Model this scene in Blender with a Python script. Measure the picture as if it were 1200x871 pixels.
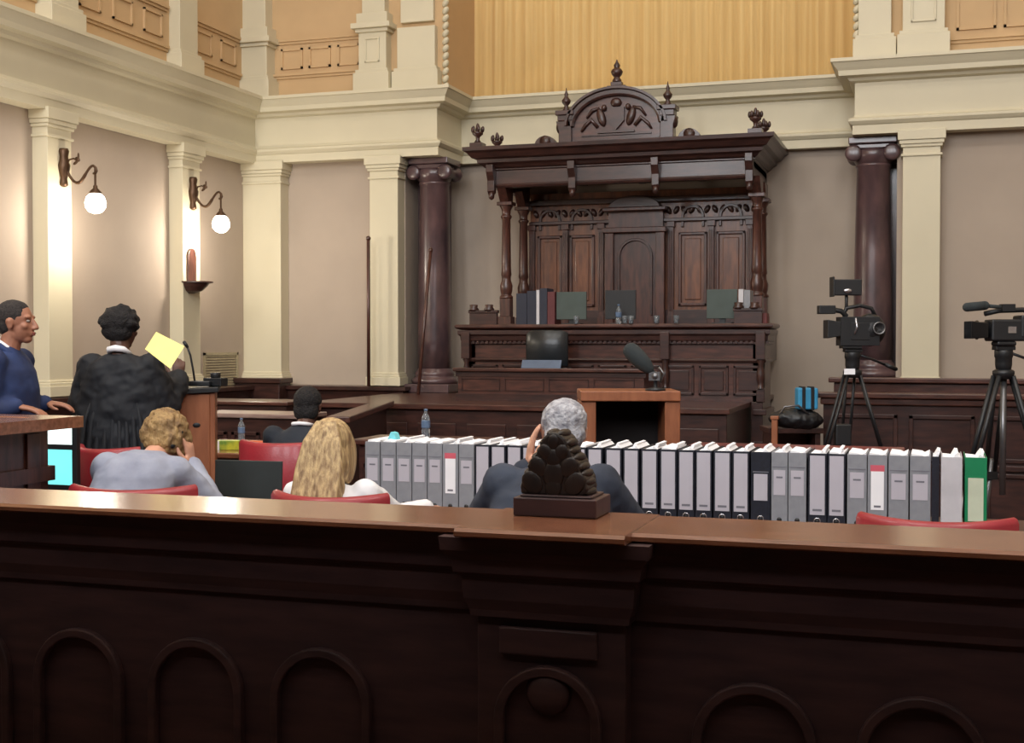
import bpy, bmesh, math, random
from math import sin, cos, pi, radians as R
from mathutils import Vector as V, Matrix as M, noise

for o in list(bpy.data.objects): bpy.data.objects.remove(o)
S = bpy.context.scene
COL = S.collection
random.seed(7)

# ------------------------------------------------------------------ camera, world, lights
FPX, YAW, PIT, CH = 1511.0, R(18.16), R(1.31), 1.5
cam = bpy.data.objects.new('camera', bpy.data.cameras.new('camera'))
COL.objects.link(cam)
cam.location = (0, 0, CH)
cam.rotation_euler = (pi/2-PIT, 0, YAW)
cam.data.sensor_fit = 'HORIZONTAL'; cam.data.sensor_width = 36
cam.data.lens = 36*FPX/1200
cam.data.clip_start = .05
S.camera = cam
S.view_settings.view_transform = 'Standard'; S.view_settings.look = 'None'
S.view_settings.gamma = 1; S.view_settings.use_curve_mapping = False
S.view_settings.exposure = 0.0
w = bpy.data.worlds.new('world'); S.world = w; w.use_nodes = True
w.node_tree.nodes['Background'].inputs[0].default_value = (.9, .8, .65, 1)
w.node_tree.nodes['Background'].inputs[1].default_value = .05
def area(loc, sx, sy, e, col=(1, .86, .68), rot=(0, 0, 0)):
    d = bpy.data.lights.new('ceiling_light', 'AREA'); d.shape = 'RECTANGLE'; d.size = sx; d.size_y = sy; d.energy = e; d.color = col
    o = bpy.data.objects.new('ceiling_light', d); o.location = loc; o.rotation_euler = rot; COL.objects.link(o); return o
Y0_FILL = -2.9
FILL_LAMPS = [(x, y) for y in (3.7, 7.4, 11.0) for x in (-5.4, -1.6, 2.2)]  # unseen ceiling lamps, added to light the room
for x, y in FILL_LAMPS:
    area((x, y, 9.9), 1.6, 1.6, 150 if y < 5 else 32, (1, .97, .93) if y < 5 else (1, .94, .86))
for x in (-5.2, -1.6, 2.0):      # added fill from three unseen windows, made up behind the camera
    area((x, Y0_FILL, 6.9), 2.0, 4.4, 345, (.95, .97, 1.0), (pi/2, 0, 0))

# ------------------------------------------------------------------ photo measuring: a pixel to a point on a world plane
_cy, _sy, _cp, _sp = cos(YAW), sin(YAW), cos(PIT), sin(PIT)
_R = V((_cy, _sy, 0)); _F = V((-_sy*_cp, _cy*_cp, -_sp)); _U = V((-_sy*_sp, _cy*_sp, _cp))
def _ray(px, py): return _F+_R*((px-600)/FPX)+_U*((435.5-py)/FPX)
def atY(px, py, Y): d = _ray(px, py); return V((0, 0, CH))+d*(Y/d.y)
def atX(px, py, X): d = _ray(px, py); return V((0, 0, CH))+d*(X/d.x)
def atZ(px, py, Z): d = _ray(px, py); return V((0, 0, CH))+d*((Z-CH)/d.z)
def atD(px, py, D): return V((0, 0, CH))+_ray(px, py)*D

# ------------------------------------------------------------------ materials
def lin(c):
    return tuple(((x/255+.055)/1.055)**2.4 if x > 10 else x/255/12.92 for x in c)+(1,)
MATS = {}
def mat(name, c, rough=.6, metal=0, spec=.5, var=.08, scale=8, bump=0, bscale=60, coat=0, c2=None, stretch=(1, 1, 1), emit=0, trans=0, sheen=0, vs=(.35, .65)):
    if name in MATS: return MATS[name]
    m = bpy.data.materials.new(name); m.use_nodes = True; nt = m.node_tree; n = nt.nodes; L = nt.links
    b = n['Principled BSDF']
    b.inputs['Roughness'].default_value = rough; b.inputs['Metallic'].default_value = metal
    b.inputs['Specular IOR Level'].default_value = spec; b.inputs['Coat Weight'].default_value = coat
    b.inputs['Coat Roughness'].default_value = .15
    if sheen: b.inputs['Sheen Weight'].default_value = sheen
    if trans: b.inputs['Transmission Weight'].default_value = trans; b.inputs['IOR'].default_value = 1.33
    a = lin(c); z = lin(c2) if c2 else tuple(x*(1-var*2) for x in a[:3])+(1,)
    tc = n.new('ShaderNodeTexCoord'); mp = n.new('ShaderNodeMapping'); mp.inputs['Scale'].default_value = stretch
    L.new(tc.outputs['Object'], mp.inputs['Vector'])
    nz = n.new('ShaderNodeTexNoise'); nz.inputs['Scale'].default_value = scale; nz.inputs['Detail'].default_value = 5
    L.new(mp.outputs[0], nz.inputs['Vector'])
    cr = n.new('ShaderNodeValToRGB'); cr.color_ramp.elements[0].position = vs[0]; cr.color_ramp.elements[1].position = vs[1]
    cr.color_ramp.elements[0].color = z; cr.color_ramp.elements[1].color = a
    L.new(nz.outputs[0], cr.inputs[0]); L.new(cr.outputs[0], b.inputs['Base Color'])
    if emit:
        L.new(cr.outputs[0], b.inputs['Emission Color']); b.inputs['Emission Strength'].default_value = emit
    if bump:
        n2 = n.new('ShaderNodeTexNoise'); n2.inputs['Scale'].default_value = bscale; n2.inputs['Detail'].default_value = 3
        L.new(mp.outputs[0], n2.inputs['Vector'])
        bp = n.new('ShaderNodeBump'); bp.inputs['Strength'].default_value = bump; bp.inputs['Distance'].default_value = .01
        L.new(n2.outputs[0], bp.inputs['Height']); L.new(bp.outputs[0], b.inputs['Normal'])
    MATS[name] = m
    return m
def wood(name, c, c2, rough=.35, stretch=(1, 1, 8), scale=5, coat=.2):
    return mat(name, c, rough, c2=c2, stretch=stretch, scale=scale, coat=coat, bump=.05, bscale=30)
PLASTER = mat('plaster_pink', (174, 159, 144), .8, var=.03, scale=2)
PEACH = mat('plaster_peach', (200, 168, 126), .8, var=.04, scale=2)
CREAM = mat('cream_paint', (208, 199, 172), .55, var=.02, scale=2)
WHITEC = mat('ceiling_white', (225, 215, 190), .8, var=.02)
FLOORM = mat('carpet_brown', (82, 52, 42), .9, scale=40, bump=.2)
MAHV = wood('mahogany_vertical', (88, 52, 42), (56, 32, 26), stretch=(6, 6, 1))
MAHX = wood('mahogany_across', (88, 52, 42), (56, 32, 26), stretch=(1, 6, 6))
MAHD = wood('mahogany_dark', (67, 40, 34), (45, 27, 24), stretch=(1, 5, 5))
MAHDV = wood('mahogany_dark_vertical', (67, 40, 34), (45, 27, 24), stretch=(5, 5, 1))
PANEL = wood('panel_wood', (124, 76, 48), (86, 50, 34), stretch=(6, 6, 1), scale=4)
BAR = wood('barrier_wood', (76, 52, 52), (58, 40, 42), stretch=(1, 5, 5), rough=.5, coat=.05)
RAILW = wood('rail_wood', (150, 98, 74), (122, 78, 56), stretch=(1, 8, 8), rough=.24, coat=.6, scale=6)
OAK = wood('orange_wood', (150, 92, 60), (128, 74, 46), stretch=(5, 5, 1), rough=.45)
MARBLE = mat('red_marble', (100, 76, 76), .28, c2=(64, 50, 54), scale=5, coat=.3, stretch=(1, 1, .5))
CURT = mat('gold_curtain', (252, 218, 152), .75, c2=(242, 204, 136), scale=6, stretch=(5, 1, .1), sheen=.2)
BRONZE = mat('bronze', (92, 70, 54), .4, metal=.8, scale=20)
BLACKP = mat('black_plastic', (26, 27, 30), .45, scale=20)
BLACKG = mat('black_gloss', (18, 19, 22), .15, scale=20)
GREYM = mat('grey_metal', (120, 120, 122), .35, metal=.8)
SILV = mat('silver', (200, 200, 205), .25, metal=.9)
DGREY = mat('dark_grey_plastic', (52, 58, 60), .5)
LEATHER = mat('red_leather', (150, 34, 46), .4, var=.06, scale=12, bump=.1, bscale=80, coat=.15)
BLEATH = mat('black_leather', (30, 34, 38), .3, var=.06, scale=12, bump=.1, bscale=50)
PAPER = mat('paper_white', (246, 246, 250), .8, var=.02)
YPAPER = mat('paper_yellow', (255, 248, 150), .8, var=.02)
PRINT = mat('grey_print', (120, 120, 130), .8)
BGREY = mat('binder_grey', (140, 142, 148), .6, c2=(132, 134, 141), scale=30)
BBLACK = mat('binder_black', (28, 32, 46), .5, c2=(20, 22, 32), scale=60)
BGREEN = mat('binder_green', (20, 130, 84), .45)
BWHITE = mat('binder_white', (205, 203, 208), .5)
PINK = mat('label_pink', (214, 96, 112), .6)
LBEIGE = mat('label_grey', (188, 184, 194), .7, var=.02)
GLASSW = mat('bottle_plastic', (216, 226, 234), .1, trans=.85)
BLUEC = mat('bottle_blue', (130, 155, 190), .3, trans=.5)
# ------------------------------------------------------------------ mesh builder
class MB:
    def __init__(s): s.v = []; s.f = []; s.m = []; s.mi = 0; s.T = M.Identity(4); s.sm = []; s.smooth = False
    def add(s, vs, fs):
        k = len(s.v); s.v += [s.T @ V(p) for p in vs]
        for f in fs: s.f.append(tuple(k+i for i in f)); s.m.append(s.mi); s.sm.append(s.smooth)
        return s
    def box(s, x0, x1, y0, y1, z0, z1):
        vs = [(x, y, z) for z in (z0, z1) for y in (y0, y1) for x in (x0, x1)]
        return s.add(vs, [(0, 2, 3, 1), (4, 5, 7, 6), (0, 1, 5, 4), (2, 6, 7, 3), (0, 4, 6, 2), (1, 3, 7, 5)])
    def prism(s, pts, a0, a1, axis='y'):
        f = {'y': lambda p, a: (p[0], a, p[1]), 'x': lambda p, a: (a, p[0], p[1]), 'z': lambda p, a: (p[0], p[1], a)}[axis]
        n = len(pts); vs = [f(p, a0) for p in pts]+[f(p, a1) for p in pts]
        fs = [tuple(range(n))[::-1], tuple(range(n, 2*n))]+[(i, (i+1) % n, n+(i+1) % n, n+i) for i in range(n)]
        return s.add(vs, fs)
    def loft(s, rings, cap=True):
        n = len(rings[0]); vs = [p for r in rings for p in r]; fs = []
        for j in range(len(rings)-1):
            for i in range(n): fs.append((j*n+i, j*n+(i+1) % n, (j+1)*n+(i+1) % n, (j+1)*n+i))
        if cap: fs += [tuple(range(n))[::-1], tuple(range((len(rings)-1)*n, len(rings)*n))]
        return s.add(vs, fs)
    def lathe(s, prof, c=(0, 0, 0), n=20, sq=1):
        sm = s.smooth; s.smooth = True
        rg = [[(c[0]+max(r, .0005)*cos(2*pi*i/n), c[1]+sq*max(r, .0005)*sin(2*pi*i/n), c[2]+z) for i in range(n)] for r, z in prof]
        s.loft(rg); s.smooth = sm; return s
    def tube(s, pts, r, n=10, cap=True):
        pts = [V(p) for p in pts]; rs = r if isinstance(r, (list, tuple)) else [r]*len(pts)
        sm = s.smooth; s.smooth = True; rg = []; up = None
        for i, p in enumerate(pts):
            t = (pts[min(i+1, len(pts)-1)]-pts[max(i-1, 0)]).normalized()
            if up is None: up = V((0, 0, 1)) if abs(t.z) < .9 else V((1, 0, 0))
            a = t.cross(up).normalized(); b = a.cross(t).normalized(); up = b
            rg.append([p+(a*cos(2*pi*k/n)+b*sin(2*pi*k/n))*rs[i] for k in range(n)])
        s.loft(rg, cap); s.smooth = sm; return s
    def ell(s, c, r, rot=None, n=16, m=10):
        sm = s.smooth; s.smooth = True; c = V(c); rg = []
        if not hasattr(r, '__len__'): r = (r, r, r)
        for j in range(m+1):
            th = pi*(.02+.96*j/m)-pi/2
            ring = []
            for i in range(n):
                p = V((r[0]*cos(th)*cos(2*pi*i/n), r[1]*cos(th)*sin(2*pi*i/n), r[2]*sin(th)))
                ring.append(c+(rot @ p if rot else p))
            rg.append(ring)
        s.loft(rg); s.smooth = sm; return s
    def cap(s, a, b, ra, rb, n=12):
        a = V(a); b = V(b); s.tube([a, b], [ra, rb], n); s.ell(a, ra*1.0, n=n, m=8); s.ell(b, rb*1.0, n=n, m=8); return s
    def sweep(s, prof, path):
        n = len(prof); rg = []
        for i, p in enumerate(path):
            p = V((p[0], p[1]))
            d0 = (p-V(path[i-1][:2])).normalized() if i else None
            d1 = (V(path[i+1][:2])-p).normalized() if i < len(path)-1 else None
            if d0 is None: d0 = d1
            if d1 is None: d1 = d0
            n0 = V((d0.y, -d0.x)); n1 = V((d1.y, -d1.x)); b = (n0+n1).normalized(); k = 1/max(.2, b.dot(n0))
            rg.append([(p.x+b.x*k*o, p.y+b.y*k*o, z) for o, z in prof])
        return s.loft(rg)
    def build(s, name, mats, parent=None, bevel=0, label=None, recalc=True):
        me = bpy.data.meshes.new(name); me.from_pydata([tuple(p) for p in s.v], [], s.f)
        if not isinstance(mats, (list, tuple)): mats = [mats]
        for m_ in mats: me.materials.append(m_)
        me.polygons.foreach_set('material_index', s.m); me.polygons.foreach_set('use_smooth', s.sm)
        if recalc:
            bm = bmesh.new(); bm.from_mesh(me); bmesh.ops.recalc_face_normals(bm, faces=bm.faces); bm.to_mesh(me); bm.free()
        o = bpy.data.objects.new(name, me); COL.objects.link(o); o.parent = parent
        if bevel:
            b = o.modifiers.new('bevel', 'BEVEL'); b.width = bevel; b.segments = 2; b.limit_method = 'ANGLE'; b.angle_limit = R(50)
        if label: o['label'] = label
        return o
    def soft(s, name, mats, parent, voxel=.01, it=4, disp=0, dscale=.1):
        o = s.build(name, mats, parent, recalc=False)
        r = o.modifiers.new('remesh', 'REMESH'); r.mode = 'VOXEL'; r.voxel_size = voxel; r.use_smooth_shade = True
        k = o.modifiers.new('smooth', 'SMOOTH'); k.iterations = it; k.factor = .5
        if disp:
            t = bpy.data.textures.new(name, 'CLOUDS'); t.noise_scale = dscale
            d = o.modifiers.new('folds', 'DISPLACE'); d.texture = t; d.strength = disp; d.mid_level = .5
        return o
def tag(o, label=None, cat=None, group=None, kind=None):
    if label: o['label'] = label
    if cat: o['category'] = cat
    if group: o['group'] = group
    if kind: o['kind'] = kind
    return o
def thing(name, label, cat, loc=(0, 0, 0), rz=0, group=None):
    o = bpy.data.objects.new(name, None); COL.objects.link(o); o.empty_display_size = .1
    o.location = loc; o.rotation_euler = (0, 0, rz); return tag(o, label, cat, group)
def struct(name, mb, mats, bevel=0): return tag(mb.build(name, mats, None, bevel), kind='structure')
def kids(o): return [c for c in bpy.data.objects if c.parent == o]
def copy_tree(o, parent=None):
    c = o.copy(); COL.objects.link(c); c.parent = parent
    for ch in kids(o): copy_tree(ch, c)
    return c

# ------------------------------------------------------------------ room shell
XL, YB, YR = -7.8, 13.75, 14.45         # left wall, back wall, recessed back wall
CT = 10.3
XR = 5.0; Y0 = -3.0
m = MB(); m.box(XL-.3, XR+.3, Y0-.3, YR+.8, -.2, 0); struct('floor', m, FLOORM)
m = MB(); m.box(XL-.3, XR+.3, Y0-.3, YR+.8, CT, CT+.2); struct('ceiling', m, WHITEC)
m = MB(); m.box(XL-.3, XL, Y0, YB+.3, 0, 4.3); m.mi = 1; m.box(XL-.3, XL+.05, Y0, YB+.3, 4.3, CT); struct('wall_left', m, [PLASTER, PEACH])
m = MB(); m.box(XR, XR+.3, Y0, YR, 0, CT); struct('wall_right', m, [PLASTER])
m = MB(); m.box(XL-.3, XR+.3, Y0-.3, Y0, 0, 3.2); m.mi = 1; m.box(XL-.3, XR+.3, Y0-.3, Y0, 3.2, CT); struct('wall_front', m, [MAHDV, PLASTER])
m = MB(); m.box(XL, XR, Y0, .8, 3.1, 3.25); m.box(XL, XR, .78, .86, 3.02, 3.3); struct('ceiling_gallery', m, MAHD)  # unseen gallery floor, added to keep overhead light off the barrier face
SKYG = mat('window_daylight', (235, 242, 255), .5, emit=1.6, var=0)  # glowing panes of the unseen windows, added as a light source
for i, x in enumerate((-5.2, -1.6, 2.0)):
    m = MB(); m.box(x-1.0, x+1.0, Y0+.01, Y0+.03, 4.7, 9.1); m.mi = 1
    for a in (-1.1, -.03, 1.0): m.box(x+a, x+a+.1 if a != -.03 else x+.03, Y0, Y0+.08, 4.6, 9.2)
    for a in (4.6, 6.1, 7.6, 9.1): m.box(x-1.1, x+1.1, Y0, Y0+.08, a, a+.1)
    struct('window_%d' % (i+1), m, [SKYG, CREAM])
XA, XB = -5.36, -.78                    # ends of the recess at frieze height
m = MB()
m.box(XL, -5.8, YB, YR+.3, 0, 4.3); m.box(-5.8, -.38, YR, YR+.3, 0, 4.3); m.box(-.38, XR, YB, YR+.3, 0, 4.3)
m.mi = 1
m.box(XL, XA+.12, YB-.1, YR+.3, 4.3, CT); m.box(XB-.02, XR, YB-.1, YR+.3, 4.3, CT)
struct('wall_back', m, [PLASTER, PEACH])
# soffit blocks over the columns plus entablature moulding
path = [(-7.63, Y0), (-7.63, 13.55), (XA+.03, 13.55), (XA+.03, 14.33), (XB-.01, 14.33), (XB-.01, 13.55), (XR, 13.55)]
prof = [(-.16, 3.6), (.02, 3.6), (.02, 3.69), (.035, 3.70), (.06, 3.73), (.06, 3.755), (.01, 3.775), (0, 3.80), (0, 4.12), (.05, 4.135), (.07, 4.165), (.15, 4.175), (.155, 4.225), (.175, 4.25), (.21, 4.3), (.225, 4.305), (.225, 4.34), (-.16, 4.36)]
m = MB(); m.sweep(prof, path); struct('trim_1', m, CREAM)
m = MB(); m.box(XL, XA-.02, 13.58, YR, 3.62, 4.3); m.box(XB+.04, XR, 13.58, YR, 3.62, 4.3); struct('trim_2', m, CREAM)
# pilasters
def pil(k, x0, x1, y0, y1, z0, z1, faces='y'):
    m = MB(); e = .025
    m.box(x0, x1, y0, y1, z0, z1)
    def band(za, zb, o):
        if faces == 'y': m.box(x0-o, x1+o, y0-o, y1, za, zb)
        else: m.box(x0, x1+o, y0-o, y1+o, za, zb)
    band(z1-.1, z1, .05); band(z1-.14, z1-.1, .035); band(z1-.17, z1-.14, .02); band(z1-.26, z1-.235, .018)
    band(z0, z0+.1, .04); band(z0+.1, z0+.13, .025); band(z0+.13, z0+.15, .012)
    return struct('trim_%d' % k, m, CREAM, .006)
k = 3
for y in (9.8, 12.0, 7.55, 5.3, 3.0):
    pil(k, XL, -7.63, y, y+.34, 1.0, 3.62, 'x'); k += 1
pil(k, XL, -7.3, 13.55, YB, 1.0, 3.62); k += 1
pil(k, -6.16, -5.81, 13.55, YB, 1.0, 3.62); k += 1
pil(k, -.32, .04, 13.55, YB, 1.0, 3.62); k += 1
pil(k, 2.4, 2.76, 13.55, YB, 1.0, 3.62); k += 1
# dado of dark wood
dp = [(-.3, 0), (.07, 0), (.07, .2), (.04, .22), (.04, .8), (.07, .84), (.09, .93), (.13, .95), (.13, .99), (-.3, 1.0)]
m = MB(); m.sweep(dp, [(-7.65, Y0), (-7.65, 13.6), (-5.82, 13.6), (-5.82, 14.3)]); struct('trim_%d' % k, m, MAHD); k += 1
m = MB(); m.sweep([(a, z+(0.1 if z > .5 else 0)) for a, z in dp], [(-.36, 14.3), (-.36, 13.62), (XR, 13.62)]); struct('trim_%d' % k, m, MAHD); k += 1
# wood plinth at the corner and under the sconce pilasters
m = MB(); m.box(-7.78, -7.2, 13.32, 13.6, .78, 1.06); m.box(-7.8, -7.17, 13.29, 13.6, .78, .84); m.box(-7.8, -7.17, 13.29, 13.6, 1.02, 1.08)
struct('trim_%d' % k, m, MAHD, .01); k += 1
# upper storey: pedestals, pilasters, panel mouldings
def ped(x0, x1, y0, y1, zt=5.12, cap=True, ax='y', panel=True, shaft=True):
    global k
    m = MB(); z0 = 4.34; o = .05
    def B(o, za, zb):
        if ax == 'y': m.box(x0-o, x1+o, y0-o, y1, za, zb)
        else: m.box(x0, x1+o, y0-o, y1+o, za, zb)
    B(.05, z0, z0+.22); B(.03, z0+.22, z0+.26); B(0, z0+.26, zt-.06)
    if cap: B(.03, zt-.1, zt-.06); B(.07, zt-.06, zt); B(.02, zt, zt+.12)
    if shaft: B(-.03, zt, CT)
    if panel and ax == 'y':
        a, b, c, d = x0+.08, x1-.08, z0+.34, zt-.18
        for q in ((a, b, c, c+.02), (a, b, d, d+.02)): m.box(q[0], q[1], y0-.015, y0, q[2], q[3])
        for q in (a, b-.02): m.box(q, q+.02, y0-.015, y0, c, d)
    struct('trim_%d' % k, m, CREAM, .005); k += 1
ped(-6.27, -5.93, 13.5, 13.7)
ped(-5.82, -5.36, 13.56, 13.7, cap=False, panel=False)
ped(-.76, -.44, 13.56, 13.7, cap=False, panel=False)
ped(-.33, .07, 13.5, 13.7, zt=5.6, cap=True)
ped(XL, -7.42, 13.45, 13.7, zt=5.05, panel=False)
ped(XL, -7.62, 11.95, 12.3, ax='x', zt=5.3, cap=False)
ped(XL, -7.62, 9.85, 10.25, ax='x', zt=5.3, cap=False)
ped(XL, -7.62, 7.6, 7.95, ax='x', zt=5.3, cap=False)
m = MB()                                # horizontal mouldings and small square panels
def hm(x0, x1, z, y=13.65): m.box(x0, x1, y-.04, y, z, z+.03); m.box(x0, x1, y-.02, y, z-.03, z)
hm(-7.42, -6.25, 4.62); hm(-7.42, -6.25, 5.02)
def fr(x0, x1, z0, z1, y=13.65, t=.025):
    m.box(x0, x1, y-.02, y, z0, z0+t); m.box(x0, x1, y-.02, y, z1-t, z1); m.box(x0, x0+t, y-.02, y, z0, z1); m.box(x1-t, x1, y-.02, y, z0, z1)
for x in (-7.33, -6.97, -6.6): fr(x, x+.28, 4.7, 4.94)
fr(.18, .55, 4.6, 5.6); fr(.62, 1.1, 4.6, 5.6); hm(.1, 3, 4.5)
struct('trim_%d' % k, m, PEACH); k += 1
m = MB()
for y0, y1 in ((12.36, 13.4), (10.32, 11.9), (8.02, 9.8)):
    for z in (4.6, 5.02):
        m.box(XL+.05, XL+.09, y0, y1, z, z+.03); m.box(XL+.05, XL+.07, y0, y1, z-.03, z)
    n = 3 if y1-y0 > 1.2 else 2
    st = (y1-y0)/n
    for i in range(n):
        a, b = y0+st*i+.1, y0+st*(i+1)-.1
        for q in ((a, b, 4.7, 4.72), (a, b, 4.92, 4.94), (a, a+.02, 4.7, 4.94), (b-.02, b, 4.7, 4.94)): m.box(XL+.05, XL+.07, *q)
struct('trim_%d' % k, m, PEACH); k += 1
# rope moulding down the arch jambs
m = MB()
for x in (XA+.1, XB-.0):
    for i in range(36): m.ell((x+(.0 if x < -3 else 0), 13.64, 4.38+i*.085), (.035, .04, .05), M.Rotation(.6, 3, 'Y'), n=8, m=5)
struct('trim_%d' % k, m, CREAM); k += 1
# curtain
m = MB(); m.smooth = True
n = 420; x0, x1 = -5.4, -.7; top = []; pts = []
for i in range(n+1):
    x = x0+(x1-x0)*i/n; pts.append((x, 14.56+.013*sin(x*52+1.2*sin(x*3.1))+.010*sin(x*17)))
for j in range(n):
    (a, b), (c, d) = pts[j], pts[j+1]
    m.add([(a, b, 4.3), (c, d, 4.3), (c, d, CT), (a, b, CT), (a, b+.02, 4.3), (c, d+.02, 4.3), (c, d+.02, CT), (a, b+.02, CT)], [(0, 1, 2, 3), (5, 4, 7, 6), (1, 0, 4, 5), (3, 2, 6, 7)])
o = m.build('curtain', CURT, recalc=False); tag(o, 'golden pleated curtain filling the arch above the judges bench', 'curtain')
bm = bmesh.new(); bm.from_mesh(o.data); bmesh.ops.remove_doubles(bm, verts=bm.verts, dist=1e-5); bm.to_mesh(o.data); bm.free()
m = MB(); m.box(XA-.2, XB+.2, YR-.05, YR+.3, 4.3, 4.33); m.box(XL, XR, YR+.5, YR+.7, 4.3, CT); struct('trim_%d' % k, m, CREAM); k += 1

# raised dais under the bench
DZ = .92
m = MB(); m.box(-5.8, -1.72, 11.25, YR, 0, DZ-.05); m.mi = 1; m.box(-5.82, -1.69, 11.2, YR, DZ-.05, DZ)
m.mi = 0
for i in range(8): x = -5.6+i*.49; m.box(x, x+.38, 11.235, 11.25, .2, .74)
struct('floor_dais', m, [MAHD, MAHX], .006)

# ------------------------------------------------------------------ barrier in front of the camera
t = thing('gallery_barrier', 'long dark panelled gallery barrier with a polished brown top rail in the foreground', 'barrier', (0, 2.6, 0))
def L(y): return y-2.6
XW0, XW1 = -4.2, 2.2
m = MB(); m.box(XW0, XW1, L(2.72), L(2.86), 0, 1.08); m.build('body', BAR, t)
m = MB()
m.sweep([(0, 1.079), (.0, .9), (.010, .9), (.012, .915), (.022, .94), (.026, .99), (.04, 1.0), (.045, 1.03), (.062, 1.05), (.065, 1.079)], [(XW0, L(2.72)), (-.955, L(2.72)), (-.955, L(2.66)), (-.62, L(2.66)), (-.62, L(2.72)), (XW1, L(2.72))])
m.build('top_moulding', BAR, t)
def arch(cx, z0, z1, w, y, th=.022, d=.022, n=16):
    m = MB(); zc = z1-w
    P_ = [(cx-w, z0, -1, 0)]+[(cx-w*cos(pi*i/n), zc+w*sin(pi*i/n), -cos(pi*i/n), sin(pi*i/n)) for i in range(n+1)]+[(cx+w, z0, 1, 0)]
    m.loft([[(px, y, pz), (px, y-d, pz), (px-th*nx, y-d, pz-th*nz), (px-th*nx, y, pz-th*nz)] for px, pz, nx, nz in P_])
    return m
for i in range(18):
    cx = -4.04+i*.335
    if -1.05 < cx < -.5: continue
    arch(cx, .15, .785, .13, L(2.72)).build('arch_moulding', BAR, t, .004)
m = MB(); m.box(-.955, -.62, L(2.665), L(2.74), 0, 1.05); m.build('pilaster', BAR, t, .004)
m = arch(-.79, .2, .8, .12, L(2.665)); m.box(-.9, -.68, L(2.65), L(2.665), .82, .88); m.build('pilaster_moulding', BAR, t, .004)
m = MB(); m.ell((-.79, L(2.66), .74), (.05, .02, .05)); m.build('carved_boss', BAR, t)
m = MB()
pr = [(.028, 1.08), (.02, 1.084), (.02, 1.093), (.027, 1.1), (.31, 1.1), (.318, 1.095), (.318, 1.085), (.31, 1.08)]
def railseg(a, b, dy=0): m.loft([[(x, L(2.61)+o+dy, z) for o, z in pr] for x in (a, b)])
railseg(XW0, -.9725); railseg(-.6, XW1)
m.build('top_rail', RAILW, t)
m = MB(); m.loft([[(x, L(2.545)+(o if o < .2 else o+.065), z+.003) for o, z in pr] for x in (-.9725, -.6)]); m.build('rail_block', RAILW, t)
# carved finial
BARD = wood('finial_wood', (40, 28, 24), (26, 18, 16), stretch=(5, 5, 1), rough=.5, coat=.05)
t = thing('carved_finial', 'carved leafy wooden finial standing on the centre of the gallery rail', 'finial', (-.815, 2.84, 1.104))
m = MB(); m.box(-.098, .098, -.05, .085, 0, .042); m.box(-.085, .085, -.04, .075, .042, .048); m.build('plinth', BAR, t, .003)
hw = [(0, .068), (.008, .078), (.02, .08), (.032, .076), (.042, .078), (.052, .070), (.058, .060), (.068, .062), (.08, .059), (.09, .052), (.096, .044), (.106, .040), (.114, .034), (.125, .033), (.137, .027), (.147, .016), (.152, .006)]
out = [(-w, z) for z, w in hw]+[(w, z) for z, w in hw[::-1]]
m = MB(); m.T = M.Translation((-.008, 0, .046)) @ M.Scale(.95, 4, (0, 0, 1)); m.prism(out, -.03, .065)
m.build('carving', BARD, t, .006)
m = MB(); m.T = M.Translation((-.008, 0, .046)) @ M.Scale(.95, 4, (0, 0, 1))
for z, x, r in ((.03, .05, .024), (.03, -.05, .024), (.07, .036, .02), (.07, -.036, .02), (.105, .018, .016), (.105, -.018, .016), (.05, 0, .026), (.09, 0, .018), (.13, 0, .014), (.02, 0, .02)):
    for y in (-.03, .065): m.ell((x, y, z), (r, .0035, r*1.25), M.Rotation(.5*(1 if x > 0 else -1 if x < 0 else 0), 3, 'Y'), n=10, m=6)
for z, w in hw[1:-1:2]:
    for sx in (-1, 1): m.ell((sx*(w-.004), .018, z), (.012, .048, .011), n=10, m=6)
m.build('leaf_relief', BARD, t)

# ------------------------------------------------------------------ marble columns
def column(x, y, zb, label, side):
    t = thing('marble_column', label, 'column', (x, y, zb), group=None)
    h = 3.6-zb
    m = MB(); m.box(-.27, .27, -.27, .27, 0, .1); m.build('plinth', MARBLE, t, .01)
    m = MB(); m.lathe([(.0, .1), (.26, .1), (.275, .13), (.26, .16), (.23, .175), (.225, .19), (.235, .21), (.22, .24), (.2, .26), (.195, .28), (0, .28)], n=32); m.build('base', MARBLE, t)
    m = MB(); m.lathe([(0, .27), (.196, .27), (.195, .6), (.185, 1.4), (.168, h-.3), (.18, h-.29), (.18, h-.27), (.165, h-.26), (0, h-.26)], n=32); m.build('shaft', MARBLE, t)
    m = MB(); m.lathe([(0, h-.27), (.17, h-.27), (.2, h-.22), (.215, h-.17), (.2, h-.12), (0, h-.1)], n=24)
    m.box(-.24, .24, -.22, .22, h-.07, h); m.box(-.2, .2, -.19, .19, h-.12, h-.07)
    m.build('capital', MARBLE, t, .01)
    for sx in (-1, 1):
        q = MB(); q.T = M.Translation((sx*.19, 0, h-.16)) @ M.Rotation(pi/2, 4, 'X')
        q.lathe([(0, -.2), (.06, -.2), (.085, -.19), (.085, -.15), (.06, -.12), (.05, 0), (.06, .12), (.085, .15), (.085, .19), (.06, .2), (0, .2)], n=20); q.build('volute', MARBLE, t)
    m = MB(); m.box(side*.15-.17, side*.15+.17, .24, .5, .0, h); m.build('backing_pier', MARBLE, t, .01)
column(-5.50, 13.9, DZ, 'dark red marble column to the left of the judges bench', -1)
column(-.62, 13.9, DZ+.12, 'dark red marble column behind the camera on the right', 1)
m = MB(); m.box(-.95, -.37, 13.6, YR, 0, DZ+.12); struct('trim_%d' % k, m, MAHD); k += 1

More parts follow.
